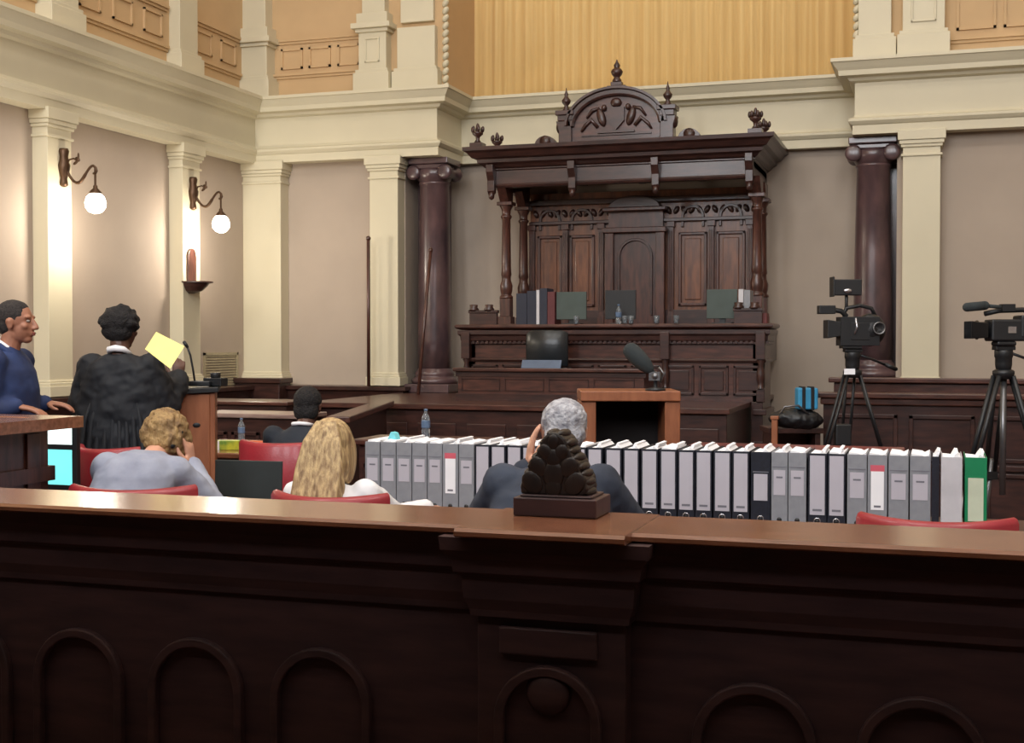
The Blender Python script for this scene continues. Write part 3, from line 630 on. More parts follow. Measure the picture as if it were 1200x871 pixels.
# ------------------------------------------------------------------ binders
def binder(kind, xw, label, x, y, z, rz=0, lean=0, yo=0):
    t = thing('lever_arch_binder', label, 'binder', (x, y, z), rz, 'lever arch binders on the counsel table'); t.rotation_euler.y = lean
    H, D = .311, .285
    bc, edge = {'g': (BGREY, BGREY), 'p': (BGREY, BGREY), 'k': (BBLACK, BBLACK), 'b': (BBLACK, BBLACK), 'w': (BWHITE, BWHITE), 'e': (BGREEN, BGREEN), 's': (BBLACK, BBLACK)}[kind]
    h = xw/2
    m = MB(); m.box(-h, h, 0, .004, 0, H); m.box(-h, -h+.003, .004, D, 0, H); m.box(h-.003, h, .004, D, 0, H); m.build('cover', bc, t, .0015)
    m = MB(); q = random.uniform(0, 1)
    a = .004; b = xw-.010; x0 = -h+.005
    hr, hl = (.322, .306) if q > .3 else (.308, .318)
    m.prism([(x0, .006), (x0+b, .006), (x0+b, hl), (x0+b*.72, hr), (x0+b*.55, hl-.004), (x0, hl)], .02, D-.035)
    m.build('papers', PAPER, t)
    if q > .25:
        m = MB(); xx = x0+b*random.uniform(.45, .8); m.prism([(xx-.02, .29), (xx, .29), (xx+.014, H+.018), (xx+.002, H+.02)], .05, D-.06); m.build('loose_pages', PAPER, t)
    if kind in 'g':
        m = MB(); m.box(-h*.72, h*.72, -.001, 0, .135, .238); m.build('spine_label', LBEIGE, t)
        m = MB(); m.box(-h*.9, h*.9, -.0012, 0, .25, .253); m.build('spine_groove', PRINT, t)
        m = MB(); m.box(-h*.4, h*.4, -.0016, -.001, .205, .212); m.build('label_print', PRINT, t)
    if kind == 'p':
        m = MB(); m.box(-h*.72, h*.72, -.001, 0, .245, .27); m.build('pink_tab', PINK, t)
        m = MB(); m.box(-h*.66, h*.66, -.001, 0, .09, .245); m.build('spine_label', PAPER, t)
        m = MB(); m.box(-h*.35, h*.35, -.0016, -.001, .10, .108); m.build('label_print', PRINT, t)
    if kind == 'k':
        m = MB(); m.box(-h*.8, h*.8, -.001, 0, .06, .302); m.build('spine_label', LBEIGE, t)
        m = MB(); m.box(-h*.5, h*.5, -.0016, -.001, .075, .084); m.build('label_print', PRINT, t)
    if kind == 'b':
        m = MB(); m.box(-h*.7, h*.7, -.001, 0, .11, .22); m.build('spine_label', LBEIGE, t)
        m = MB(); m.box(-h*.8, h*.8, -.0012, 0, .226, .23); m.build('label_print', PRINT, t)
    if kind == 'e':
        m = MB(); m.box(-h*.7, h*.7, -.001, 0, .06, .23); m.build('spine_label', mat('label_cream', (206, 214, 190), .7), t)
    if kind in 'gpkbe':
        m = MB(); m.T = M.Translation((0, -.0005, .034)) @ M.Rotation(pi/2, 4, 'X'); m.lathe([(0, .0), (.010, 0), (.010, .0015), (0, .0015)], n=14)
        r = m.build('finger_hole', BLACKP, t)
        if kind in 'kb':
            m = MB(); m.T = M.Translation((0, -.001, .034)) @ M.Rotation(pi/2, 4, 'X'); m.lathe([(.0105, 0), (.0145, 0), (.0145, .002), (.0105, .002), (.0105, 0)], n=16); m.build('metal_ring', SILV, r)
    return t
SP = [(428, 445, 'g'), (446, 463.5, 'g'), (464.5, 482, 'g'), (483, 500, 'g'), (501, 518, 'g'), (519, 537, 'p'), (538, 555.5, 'g'), (556.5, 574, 'k'), (575, 592.5, 'k'), (593.5, 611, 'k'), (612, 629.5, 'k'),
      (631, 649, 'k'), (650.5, 668, 'k'), (669, 687, 'k'), (688, 706, 'k'), (709, 728.5, 'k'), (730, 749, 'k'), (751, 771, 'k'), (773, 793, 'k'), (794.5, 814, 'k'), (815, 834.5, 'k'), (836, 857, 'k'), (858, 878, 'k'), (880, 903, 'b'), (904, 923, 'g'), (924, 945, 'g'), (947, 969, 'k'), (970, 991, 'k'), (993, 1016, 'g'), (1017, 1040, 'p'), (1041.5, 1065, 'g'), (1066.5, 1091, 'g'), (1092, 1101, 's'), (1103, 1128, 'w'), (1131, 1157, 'e')]
CN = {'g': 'grey lever arch binder', 'p': 'grey binder with pink topped label', 'k': 'black binder with long white spine label', 'b': 'black binder with a short white label', 'w': 'plain white binder', 'e': 'green binder', 's': 'thin black folder'}
ORD = 'first second third fourth fifth sixth seventh eighth ninth tenth eleventh twelfth thirteenth fourteenth fifteenth sixteenth'.split()
LB = {}
for i, (a, b, kd) in enumerate(SP):
    if i < 18: where = '%s from the left end of the row' % (ORD[i] if i < 16 else ['seventeenth', 'eighteenth'][i-16])
    else: where = '%s from the right end of the row' % (ORD[len(SP)-1-i] if len(SP)-1-i < 16 else 'seventeenth')
    if kd == 'e': where = 'at the right end of the row'
    p0 = atY(a, 523, 5.36); p1 = atY(b, 523, 5.36)
    w_ = p1.x-p0.x; cx = (p0.x+p1.x)/2
    zz = .736
    binder(kd, w_, '%s, %s' % (CN[kd], where), cx, 5.36+random.uniform(-.004, .004)+(.0 if i else 0), zz, 0)

# ------------------------------------------------------------------ chairs
def chair(label, loc, rz, H=.93, wd=.5, arms=False):
    t = thing('red_chair', label, 'chair', loc, rz, 'red leather courtroom chairs')
    m = MB(); rg = []; n = 18; ry = .2
    for i in range(n+1):
        u = -1+2*i/n; x = u*wd/2; y = -.23+ry*.55*(abs(u)**2.2); e = 1-abs(u)**8*.25
        zt = H-.012*(1-abs(u)**2)+.0; zb = .56
        tk = .028*e
        d = V((-(2.2*ry*.55*abs(u)**1.2*(1 if u > 0 else -1))/(wd/2), 1)).normalized()
        nx, ny = d.x, d.y
        ring = []
        for (o, z) in ((-tk, zb+.01), (-tk, zt-.02), (-tk*.6, zt-.005), (0, zt), (tk*.6, zt-.005), (tk, zt-.02), (tk, zb+.01), (0, zb)):
            ring.append((x+nx*o, y+ny*o, z))
        rg.append(ring)
    m.smooth = True; m.loft(rg); m.build('backrest', LEATHER, t, .004)
    m = MB(); m.box(-wd/2+.02, wd/2-.02, -.2, .26, .42, .49); m.build('seat', LEATHER, t, .025)
    m = MB(); m.box(-wd/2+.03, wd/2-.03, -.19, .25, .37, .42); m.build('seat_frame', MAHD, t, .004)
    for sx in (-1, 1):
        x = sx*(wd/2-.05)
        m = MB(); m.tube([(x, -.21, .58), (x, -.21, .38), (x, -.24, 0)], [.02, .022, .016], 8); m.build('leg', MAHD, t)
        m = MB(); m.tube([(x, .22, .4), (x, .22, 0)], [.024, .016], 8); m.build('leg', MAHD, t)
    return t
def place(px, py, d, z=0): p = atD(px, py, d); return (p.x, p.y, z)
chair('red leather chair with curved back, empty at the right end by the green binder', place(1097, 600, 4.5), 0, .915, .50)
chair('red leather chair under the woman with long blonde hair', place(403, 580, 4.93), R(3), .945, .45)
chair('red leather chair under the woman in the pale grey jacket', place(171, 570, 4.95), R(14), .97, .47)
chair('red leather chair under the grey haired man, mostly hidden by him', place(655, 600, 4.55), 0, .80, .48)
chair('red leather chair with high back behind the seated dark haired person', place(341, 514, 7.0), R(8), .98, .46)
chair('red leather chair right behind the robed woman', place(150, 508, 6.5), R(-10), .99, .4)
chair('red leather chair in front of the dark benches, hidden under the seated dark haired person', place(361, 480, 7.95), R(0), .8, .44)

# ------------------------------------------------------------------ people
SKINB = mat('skin_brown', (164, 112, 88), .5, var=.05, scale=14)
SKINL = mat('skin_light', (214, 160, 134), .5, var=.05, scale=14)
SKIND = mat('skin_dark', (92, 60, 48), .5, var=.05, scale=14)
HBLK = mat('hair_black', (26, 22, 24), .8, c2=(12, 10, 12), scale=60, bump=1, bscale=120)
HSHORT = mat('hair_short_dark', (58, 52, 50), .9, c2=(34, 30, 30), scale=80, bump=.6, bscale=200)
HBLO = mat('hair_blonde', (204, 176, 128), .5, c2=(122, 92, 62), scale=7, stretch=(10, 10, .12), bump=.4, bscale=20, vs=(.3, .65))
HCUR = mat('hair_dark_blonde', (172, 140, 92), .6, c2=(120, 92, 60), scale=10, stretch=(3, 3, 1), bump=.9, bscale=40, vs=(.35, .65))
HGRY = mat('hair_grey', (190, 190, 196), .7, c2=(132, 132, 140), scale=40, bump=.7, bscale=90)
NAVY = mat('suit_navy', (38, 56, 100), .8, c2=(28, 40, 76), scale=6, bump=.2, bscale=12)
ROBE = mat('robe_black', (22, 25, 32), .75, scale=5, bump=.2, bscale=10)
JGREY = mat('jacket_pale_grey', (160, 165, 182), .85, c2=(138, 143, 162), scale=7, bump=.3, bscale=14)
JDARK = mat('jacket_slate', (58, 66, 82), .85, c2=(44, 50, 64), scale=7, bump=.3, bscale=14)
JBLK = mat('jacket_dark', (34, 40, 50), .85, scale=7, bump=.3, bscale=14)
SHIRT = mat('shirt_white', (236, 236, 240), .8, var=.03, scale=8, bump=.2, bscale=14)
TROU = mat('trousers_dark', (28, 30, 38), .85)
SHOE = mat('shoe_black', (18, 17, 18), .35)
EYEW = mat('eye_white', (176, 166, 156), .3); EYED = mat('eye_dark', (30, 20, 14), .2); LIPS = mat('lips', (150, 84, 76), .5)
def head(m, M4, s=1.0):
    T0 = m.T; m.T = M4 @ M.Scale(s, 4)
    m.ell((0, -.014, .022), (.074, .094, .09)); m.ell((0, .022, -.03), (.06, .066, .078)); m.ell((0, .052, -.086), (.03, .03, .024)); m.ell((0, .0, -.06), (.055, .06, .05))
    m.tube([(0, .078, .02), (0, .098, -.012), (0, .104, -.026)], [.009, .012, .013], 8); m.ell((0, .105, -.028), (.012, .012, .01)); m.ell((.011, .095, -.031), (.009, .01, .008)); m.ell((-.011, .095, -.031), (.009, .01, .008))
    for sx in (-1, 1):
        m.ell((sx*.03, .068, .028), (.026, .016, .011)); m.ell((sx*.04, .055, -.02), (.022, .02, .02))
        m.ell((sx*.077, -.008, -.01), (.008, .018, .031), M.Rotation(sx*.25, 3, 'Z')); m.ell((sx*.08, -.014, .004), (.009, .017, .016))
    m.ell((0, .079, -.052), (.026, .016, .007)); m.ell((0, .077, -.063), (.023, .016, .008))
    m.T = T0
def face_details(t, M4, s=1.0, glasses=False):
    for sx in (-1, 1):
        m = MB(); m.T = M4 @ M.Scale(s, 4); m.ell((sx*.03, .070, .008), (.012, .011, .007)); e = m.build('eye', EYEW, t)
        m = MB(); m.T = M4 @ M.Scale(s, 4); m.ell((sx*.03, .0785, .008), (.0055, .004, .0055)); m.build('iris', EYED, e)
    m = MB(); m.T = M4 @ M.Scale(s, 4); m.ell((0, .093, -.054), (.02, .006, .0045)); m.ell((0, .091, -.063), (.018, .006, .0055)); m.build('mouth', LIPS, t)
def hand(m, wr, d, n, side, curl=.35, s=1.0, spread=.1):
    wr = V(wr); d = V(d).normalized(); n = V(n); n = (n-d*n.dot(d)).normalized(); l = d.cross(n)*side
    Rm = M((l, d, n)).transposed()
    m.ell(wr+d*.045*s, (.038*s, .05*s, .016*s), Rm); m.ell(wr+d*.07*s, (.04*s, .03*s, .015*s), Rm); m.ell(wr+d*.02*s, (.028*s, .04*s, .018*s), Rm)
    for i, (o, ln) in enumerate(((.028, .074), (.0095, .082), (-.0095, .076), (-.028, .06))):
        p = wr+(d*.085+l*o)*s; a = curl*(.7+.12*i); dd = (d+l*(o/.03)*spread).normalized(); q = [p-dd*.02*s, p]
        for k, f in enumerate((.45, .32, .23)):
            ang = a*(k+.6); v = dd*cos(ang)+n*sin(ang); q.append(q[-1]+v*ln*f*s)
        m.tube(q, [.0105*s, .0105*s, .0095*s, .009*s, .007*s], 8); m.ell(q[-1], .0072*s, n=8, m=6); m.ell(q[2], .0098*s, n=8, m=6)
    th = wr+(d*.025+l*.03)*s; q = [th, th+(l*.022+d*.018+n*.01)*s, th+(l*.034+d*.042+n*.018)*s, th+(l*.036+d*.064+n*.022)*s]
    m.tube(q, [.014*s, .012*s, .0105*s, .008*s], 8); m.ell(q[-1], .0082*s, n=8, m=6)
def person(label, loc, rz, P, skin, clothes, s=1.0):
    t = thing('person', label, 'person', loc, rz); t.scale = (s, s, s)
    hc = V(P['head']); hr = P.get('hrot', (0, 0, 0))
    HM = M.Translation(hc) @ M.Rotation(hr[2], 4, 'Z') @ M.Rotation(hr[0], 4, 'X') @ M.Rotation(hr[1], 4, 'Y')
    nk = V(P['neck']); pv = V(P['pelvis']); ch = V(P['chest'])
    m = MB(); head(m, HM, 1.0)
    m.cap(hc+(HM.to_3x3() @ V((0, -.02, -.06))), nk, .052, .058)
    m.cap(nk, ch, .06, .11); m.cap(ch, pv, .11, .12)
    for k in 'LR':
        sh, el, wr = V(P['sh'+k]), V(P['el'+k]), V(P['wr'+k])
        m.cap(nk+(ch-nk)*.2, sh, .05, .045); m.cap(sh, el, .045, .035); m.cap(el, wr, .035, .025)
        hd = P.get('hd'+k); side = 1 if k == 'R' else -1
        hand(m, wr, hd[0] if hd else (wr-el), hd[1] if hd else (0, 0, -1), side, hd[2] if hd else .4)
        hp, kn, an = V(P['hip'+k]), V(P['kn'+k]), V(P['an'+k])
        m.cap(pv, hp, .09, .08); m.cap(hp, kn, .07, .05); m.cap(kn, an, .045, .035)
    m.soft('body', skin, t, .0055, 2)
    face_details(t, HM)
    # trousers and shoes
    if 'trousers' in clothes:
        m = MB(); m.ell(pv+V((0, 0, .02)), (.17, .12, .12))
        for k in 'LR':
            hp, kn, an = V(P['hip'+k]), V(P['kn'+k]), V(P['an'+k]); m.cap(hp, kn, .095, .07); m.cap(kn, an+V((0, 0, .02)), .07, .06)
        m.soft('trousers', clothes['trousers'], t, .015, 4)
    for k in 'LR':
        an = V(P['an'+k]); m = MB(); m.ell(an+V((0, .07, -.05)), (.045, .13, .035)); m.ell(an+V((0, 0, -.03)), (.042, .055, .05)); m.box(an.x-.04, an.x+.04, an.y-.05, an.y+.17, an.z-.088, an.z-.07); m.build('shoe', SHOE, t)
    # top garment
    G = clothes['top']; m = MB(); rg = []
    for (x, y, z, rx, ry) in P['torso']:
        rg.append([(x+rx*math.copysign(abs(cos(a))**.85, cos(a)), y+ry*math.copysign(abs(sin(a))**.85, sin(a)), z) for a in (2*pi*i/28 for i in range(28))])
    m.loft(rg)
    sr = clothes.get('sleeve', (.068, .058, .046))
    for k in 'LR':
        sh, el, wr = V(P['sh'+k]), V(P['el'+k]), V(P['wr'+k]); e = wr+(el-wr)*clothes.get('cuff', .06)
        m.ell(sh, sr[0]*1.03); m.cap(sh, el, sr[0], sr[1]); m.cap(el, e, sr[1], sr[2])
    m.soft(clothes['topname'], G, t, .011, 5, clothes.get('fold', .012), .09)
    return t, HM
ST = dict(head=(0, .03, 1.635), neck=(0, -.02, 1.47), chest=(0, -.01, 1.28), pelvis=(0, 0, .97),
          hipL=(-.09, 0, .93), hipR=(.09, 0, .93), knL=(-.1, .02, .5), knR=(.1, .02, .5), anL=(-.1, -.02, .09), anR=(.1, -.02, .09))
# man in the navy suit, in profile
P = dict(ST, shL=(-.185, -.02, 1.43), shR=(.185, -.02, 1.43), elL=(-.22, -.06, 1.17), elR=(.22, -.04, 1.17), wrL=(-.17, .12, 1.20), wrR=(.19, .10, 1.20),
         hdL=((0.05, 1, -.1), (0, 0, -1), .35), hdR=((-.05, 1, -.2), (0, 0, -1), .35), hrot=(-.03, 0, 0),
         torso=[(0, 0, .82, .19, .13), (0, 0, .95, .185, .13), (0, .0, 1.12, .175, .125), (0, -.005, 1.28, .195, .13), (0, -.015, 1.38, .2, .115), (0, -.02, 1.44, .165, .09), (0, -.03, 1.49, .085, .07), (0, -.035, 1.515, .065, .06)])
p = atD(17, 375, 6.65)
t, HM = person('man with cropped dark hair in a navy suit, standing in profile at the left', (p.x-.02, p.y, -.0), R(-72), P, SKINB, dict(top=NAVY, topname='suit_jacket', trousers=mat('trousers_navy', (28, 40, 72), .85), fold=.008), .98)
m = MB(); m.T = HM; m.ell((0, -.022, .034), (.0795, .0925, .085)); m.ell((0, -.012, .066), (.068, .072, .05)); m.ell((0, -.05, -.01), (.068, .06, .065)); m.soft('hair', HSHORT, t, .005, 1)
m = MB(); m.tube([(0, .035, 1.455), (.045, .01, 1.49), (.066, -.03, 1.525), (.05, -.075, 1.545), (0, -.09, 1.55), (-.05, -.075, 1.545), (-.066, -.03, 1.525), (-.045, .01, 1.49), (0, .035, 1.455)], .014, 8); m.build('shirt_collar', SHIRT, t)
m = MB(); m.tube([(-.01, .105, 1.2), (.03, .085, 1.36), (.07, .02, 1.47), (.082, -.03, 1.51), (.06, -.09, 1.525), (0, -.108, 1.53), (-.06, -.09, 1.525), (-.082, -.03, 1.51), (-.07, .02, 1.47), (-.03, .085, 1.36), (.01, .105, 1.2)], [.008, .014, .016, .017, .017, .017, .017, .017, .016, .014, .008], 8); m.build('jacket_collar', NAVY, t)
# robed woman
P = dict(ST, head=(0, .02, 1.60), neck=(0, -.02, 1.44), chest=(0, -.01, 1.25), shL=(-.17, -.02, 1.39), shR=(.17, -.02, 1.39), elL=(-.235, .02, 1.15), elR=(.235, .05, 1.16), wrL=(-.18, .25, 1.10), wrR=(.26, .2, 1.30),
         hdL=((.3, 1, 0), (0, 0, -1), .4), hdR=((.02, .2, 1), (-.5, .9, 0), .75), hrot=(-.08, .05, -.25),
         torso=[(0, .02, .07, .31, .24), (0, .02, .3, .30, .23), (0, .02, .6, .27, .2), (0, .01, .85, .25, .17), (0, .0, 1.0, .245, .155), (0, -.01, 1.15, .25, .145), (0, -.02, 1.28, .235, .13), (0, -.03, 1.37, .2, .11), (0, -.03, 1.42, .14, .09), (0, -.03, 1.455, .08, .07)])
p = atD(142, 380, 7.25)
t, HM = person('woman with short black curly hair in a black robe, back turned, holding a yellow sheet', (p.x, p.y, 0), R(14), P, SKIND, dict(top=ROBE, topname='robe', trousers=TROU, sleeve=(.075, .09, .08), cuff=.1, fold=.04), .985)
m = MB(); m.T = HM; m.ell((0, -.03, .035), (.106, .108, .095)); m.ell((.0, -.05, -.02), (.092, .075, .06)); m.ell((-.03, .0, .06), (.07, .07, .06))
for i in range(26): a = random.uniform(0, 6.28); b_ = random.uniform(-.3, 1.4); m.ell((.098*cos(a)*cos(b_), -.035+.095*sin(a)*cos(b_), .03+.09*sin(b_)), .022, n=8, m=6)
m.soft('hair', HBLK, t, .007, 2, .012, .03)
m = MB(); m.tube([(-.062, -.02, 1.455), (-.04, -.075, 1.482), (0, -.092, 1.488), (.04, -.075, 1.482), (.062, -.02, 1.455)], [.012, .018, .02, .018, .012], 8); m.build('shirt_collar', SHIRT, t)
m = MB()                               # robe pleats on the back
for i in range(9):
    x = -.16+i*.04; m.tube([(x*.8, -.12, 1.2), (x, -.138, 1.08), (x*1.15, -.158, .85), (x*1.4, -.21, .4), (x*1.5, -.23, .1)], [.004, .012, .018, .02, .02], 8)
m.build('robe_pleats', ROBE, t)
# yellow sheet
a, b, c, d = atD(183, 389, 7.06), atD(216, 406, 7.06), atD(199.5, 432, 6.92), atD(170, 409, 6.94)
cn = (a+b+c+d)/4; nn = (b-a).cross(d-a).normalized()*.002
m = MB(); m.add([q-cn for q in (a, b, c, d)]+[q-cn+nn for q in (a, b, c, d)], [(0, 1, 2, 3), (7, 6, 5, 4), (0, 4, 5, 1), (1, 5, 6, 2), (2, 6, 7, 3), (3, 7, 4, 0)])
o = m.build('yellow_sheet', YPAPER); o.location = cn; tag(o, 'yellow sheet of paper held up by the robed woman', 'paper')

# seated figures
def seated(lean=.0, dx=0, hz=1.11, hy=.05):
    q = lean
    return dict(head=(dx, hy+q*.62, hz), neck=(dx*.8, -.03+q*.42, hz-.165), chest=(dx*.6, -.05+q*.3, hz-.33), pelvis=(0, -.05, .58),
                hipL=(-.1, -.02, .56), hipR=(.1, -.02, .56), knL=(-.12, .4, .54), knR=(.12, .4, .54), anL=(-.12, .38, .09), anR=(.12, .38, .09))
# curly haired woman, leaning forward
z = 1.10
P = seated(.5, .03, z-.02); P.update(neck=(.02, .2, .98), shL=(-.12, .1, .965), shR=(.17, .14, .955), elL=(-.17, .24, .80), elR=(.27, .26, .80), wrL=(-.08, .45, .80), wrR=(.14, .36, .96),
         hdL=((.2, 1, 0), (0, 0, -1), .4), hdR=((-.1, -.1, 1), (-1, 0, 0), .6), hrot=(-.35, .1, -.1),
         torso=[(0, -.06, .5, .165, .12), (0, -.05, .62, .16, .115), (0.01, -.02, .74, .17, .12), (.02, .02, .86, .18, .125), (.025, .06, .95, .17, .12), (.03, .1, 1.01, .125, .1), (.03, .13, 1.04, .08, .07)])
p = atD(182, 510, 5.52)
t, HM = person('woman with short dark blonde hair in a pale grey jacket, seated and leaning forward', (p.x-.01, p.y-.22, 0), R(8), P, SKINL, dict(top=JGREY, topname='jacket', trousers=TROU, fold=.02, sleeve=(.07, .062, .05)), 1.0)
m = MB(); m.T = HM; m.ell((0, -.03, .03), (.098, .098, .092)); m.ell((-.04, -.05, .0), (.06, .06, .07)); m.ell((.05, -.045, -.01), (.055, .06, .075)); m.ell((0, -.06, -.035), (.07, .05, .05)); m.ell((.075, .01, -.01), (.03, .05, .07)); m.ell((-.08, .01, 0), (.025, .05, .06))
m.soft('hair', HCUR, t, .006, 2, .022, .025)
m = MB(); m.T = HM; m.cap((.088, -.05, .02), (.078, -.07, -.045), .011, .014); m.build('hair_clip', BLACKP, t)
# long blonde woman
P = seated(.0, 0, 1.085, .03); P.update(shL=(-.125, -.03, .905), shR=(.15, -.02, .905), elL=(-.17, .12, .74), elR=(.22, .16, .80), wrL=(-.1, .36, .80), wrR=(.30, .36, .80),
         hdL=((.1, 1, 0), (0, 0, -1), .4), hdR=((.5, 1, 0), (0, 0, -1), .4), hrot=(-.1, 0, -.1),
         torso=[(0, -.05, .5, .15, .11), (0, -.05, .6, .145, .105), (0, -.05, .7, .15, .10), (0, -.045, .82, .16, .09), (0, -.035, .90, .145, .08), (0, -.03, .93, .1, .07), (0, -.025, .955, .06, .06)])
p = atD(398, 515, 5.1)
t, HM = person('woman with long straight blonde hair in a white top, seated with her back turned', (p.x, p.y-.08, 0), R(10), P, SKINL, dict(top=SHIRT, topname='white_top', trousers=TROU, fold=.018, sleeve=(.062, .055, .05)), 1.0)
m = MB(); m.T = HM
for c, r in (((0, -.022, .03), (.084, .098, .09)), ((0, -.05, -.06), (.09, .07, .1)), ((0, -.095, -.15), (.094, .05, .1)), ((-.01, -.13, -.22), (.086, .042, .09)), ((-.04, -.16, -.31), (.055, .035, .085)), ((.025, -.155, -.29), (.055, .035, .085)), ((.045, -.12, -.21), (.05, .042, .09)), ((.068, .0, -.04), (.024, .06, .1)), ((-.068, .0, -.04), (.024, .06, .1))): m.ell(c, r)
for i in range(13):
    x = -.084+i*.014; m.tube([(x*.4, -.075, .1), (x*.8, -.112, .02), (x, -.135, -.08), (x*1.02-.005, -.165, -.2), (x*.85-.015, -.195, -.36-.03*sin(i*2.3))], [.01, .013, .013, .012, .004], 8)
m.soft('hair', HBLO, t, .005, 1)
# grey haired man
P = seated(.3, .035, 1.165); P.update(shL=(-.17, .04, .985), shR=(.18, .04, .985), elL=(-.28, .2, .80), elR=(.30, .18, .80), wrL=(-.095, .2, 1.03), wrR=(.1, .4, .8),
         hdL=((.12, .0, 1), (1, .2, -.1), .25), hdR=((-.3, 1, 0), (0, 0, -1), .4), hrot=(-.18, .0, .12),
         torso=[(0, -.06, .5, .2, .14), (0, -.06, .62, .2, .14), (0, -.04, .76, .215, .145), (0, -.01, .88, .225, .135), (0, .02, .96, .205, .12), (.0, .04, 1.015, .14, .09), (.0, .05, 1.05, .075, .065)])
p = atD(664, 495, 4.75)
t, HM = person('grey haired man in a slate suit, seated with one hand raised to his face', (p.x-.02, p.y-.15, 0), R(12), P, SKINL, dict(top=JDARK, topname='suit_jacket', trousers=TROU, fold=.018, sleeve=(.078, .068, .052)), 1.0)
m = MB(); m.T = HM; m.ell((0, -.028, .036), (.088, .092, .086)); m.ell((0, -.055, -.02), (.078, .06, .06)); m.ell((0, -.05, -.055), (.06, .045, .035)); m.soft('hair', HGRY, t, .006, 2, .008, .02)
m = MB(); m.tube([(-.06, .03, 1.045), (-.045, -.02, 1.062), (0, -.04, 1.068), (.045, -.02, 1.062), (.06, .03, 1.045)], .014, 8); m.build('shirt_collar', SHIRT, t)
m = MB(); m.T = HM
for sx in (-1, 1):
    m.tube([(sx*.03+.022*cos(a), .095, .006+.017*sin(a)) for a in (2*pi*i/14 for i in range(15))], .0018, 6); m.tube([(sx*.052, .095, .01), (sx*.078, .06, .012), (sx*.083, -.01, .005)], .002, 6)
m.tube([(-.008, .096, .01), (.008, .096, .01)], .002, 6); m.build('glasses', BLACKP, t)
# seated dark haired person further off
P = seated(.1, 0, 1.10); P.update(shL=(-.18, -.02, .92), shR=(.18, -.02, .92), elL=(-.24, .1, .72), elR=(.24, .1, .72), wrL=(-.12, .34, .76), wrR=(.12, .34, .76), hrot=(-.1, 0, 0),
         torso=[(0, -.05, .5, .18, .13), (0, -.05, .62, .18, .13), (0, -.05, .75, .19, .13), (0, -.04, .85, .2, .125), (0, -.03, .92, .17, .1), (0, -.02, .965, .1, .08), (0, -.01, .99, .06, .06)])
p = atD(362, 478, 8.0)
t, HM = person('seated person with short black hair in a dark jacket beyond the red chair', (p.x, p.y-.08, 0), R(10), P, SKIND, dict(top=JBLK, topname='jacket', trousers=TROU, fold=.012), 1.0)
m = MB(); m.T = HM; m.ell((0, -.02, .036), (.088, .1, .09)); m.ell((0, -.05, -.03), (.08, .06, .07)); m.soft('hair', HBLK, t, .007, 2, .008, .02)
m = MB(); m.tube([(-.06, .0, .99), (-.045, -.06, 1.0), (0, -.074, 1.005), (.045, -.06, 1.0), (.06, 0, .99)], .012, 8); m.build('shirt_collar', SHIRT, t)

# ------------------------------------------------------------------ screens, bottles and small things
def screen(name, label, loc, rz, w_, h, lift, back, tilt=0, stand=True, dz=0):
    t = thing(name, label, 'screen', loc, rz)
    m = MB(); m.T = M.Translation((0, 0, lift)) @ M.Rotation(tilt, 4, 'X'); m.box(-w_/2, w_/2, -.012, .012, 0, h); m.build('housing', back, t, .004)
    if stand:
        m = MB(); m.box(-.03, .03, -.01, .03, .01, lift+h*.4); m.build('stand', BLACKP, t, .003)
        m = MB(); m.box(-w_*.25, w_*.25, -.07, .09, 0, .012); m.build('foot', BLACKP, t, .003)
    return t
def laptop(label, loc, rz, w_=.34, h=.235, back=DGREY, tilt=-.25, panel=None):
    """lid back toward the camera side is -y? lid faces +y user"""
    t = thing('laptop', label, 'laptop', loc, rz)
    m = MB(); m.box(-w_/2, w_/2, -.0, .24, 0, .018); m.build('keyboard_base', back, t, .003)
    m = MB(); m.T = M.Translation((0, .0, .018)) @ M.Rotation(-tilt, 4, 'X'); m.box(-w_/2, w_/2, -.008, .0, 0, h); l = m.build('lid', back, t, .003)
    m = MB(); m.T = M.Translation((0, .0, .018)) @ M.Rotation(-tilt, 4, 'X'); m.box(-w_/2+.012, w_/2-.012, .0, .001, .015, h-.012); m.build('display', BLACKG, l)
    return t
# monitor with lit window beside the dock
q = atY(90, 572, 5.1); q0 = atY(90, 493, 5.1)
SCW = mat('screen_white', (232, 252, 250), .3, emit=1.0, var=0); SCC = mat('screen_cyan', (120, 226, 226), .3, emit=.8, var=.02); 
t = thing('monitor', 'lit monitor showing a white window above a cyan one, beside the witness dock', 'monitor', (q.x-.22, 5.1, q.z-.04), R(0))
zb = .04; zt = q0.z-q.z+.04; TZ = q.z-.041
m = MB(); m.box(-.22, .22, .0, .03, zb-.012, zt+.005); m.build('housing', BLACKP, t, .003)
m = MB(); m.box(-.205, .195, -.002, .0, zt-(zt-zb)*.36, zt-.004); m.build('white_window', SCW, t)
m = MB(); m.box(-.205, .195, -.002, .0, zb+.012, zt-(zt-zb)*.44); m.build('cyan_window', SCC, t)
m = MB(); m.box(-.03, .03, .03, .05, 0, zt*.6); m.box(-.1, .1, -.0, .1, 0, .012); m.build('stand', BLACKP, t, .003)
t2 = thing('side_table', 'dark side table carrying the lit monitor and tissues', 'table', (-3.9, 5.1, 0))
m = MB(); m.box(-.7, .66, -.14, .14, TZ-.03, TZ); m.build('tabletop', MAHX, t2, .006)
for x in (-.66, .56):
    for y in (-.12, .07): m = MB(); m.box(x, x+.05, y, y+.05, 0, TZ-.03); m.build('leg', MAHD, t2)
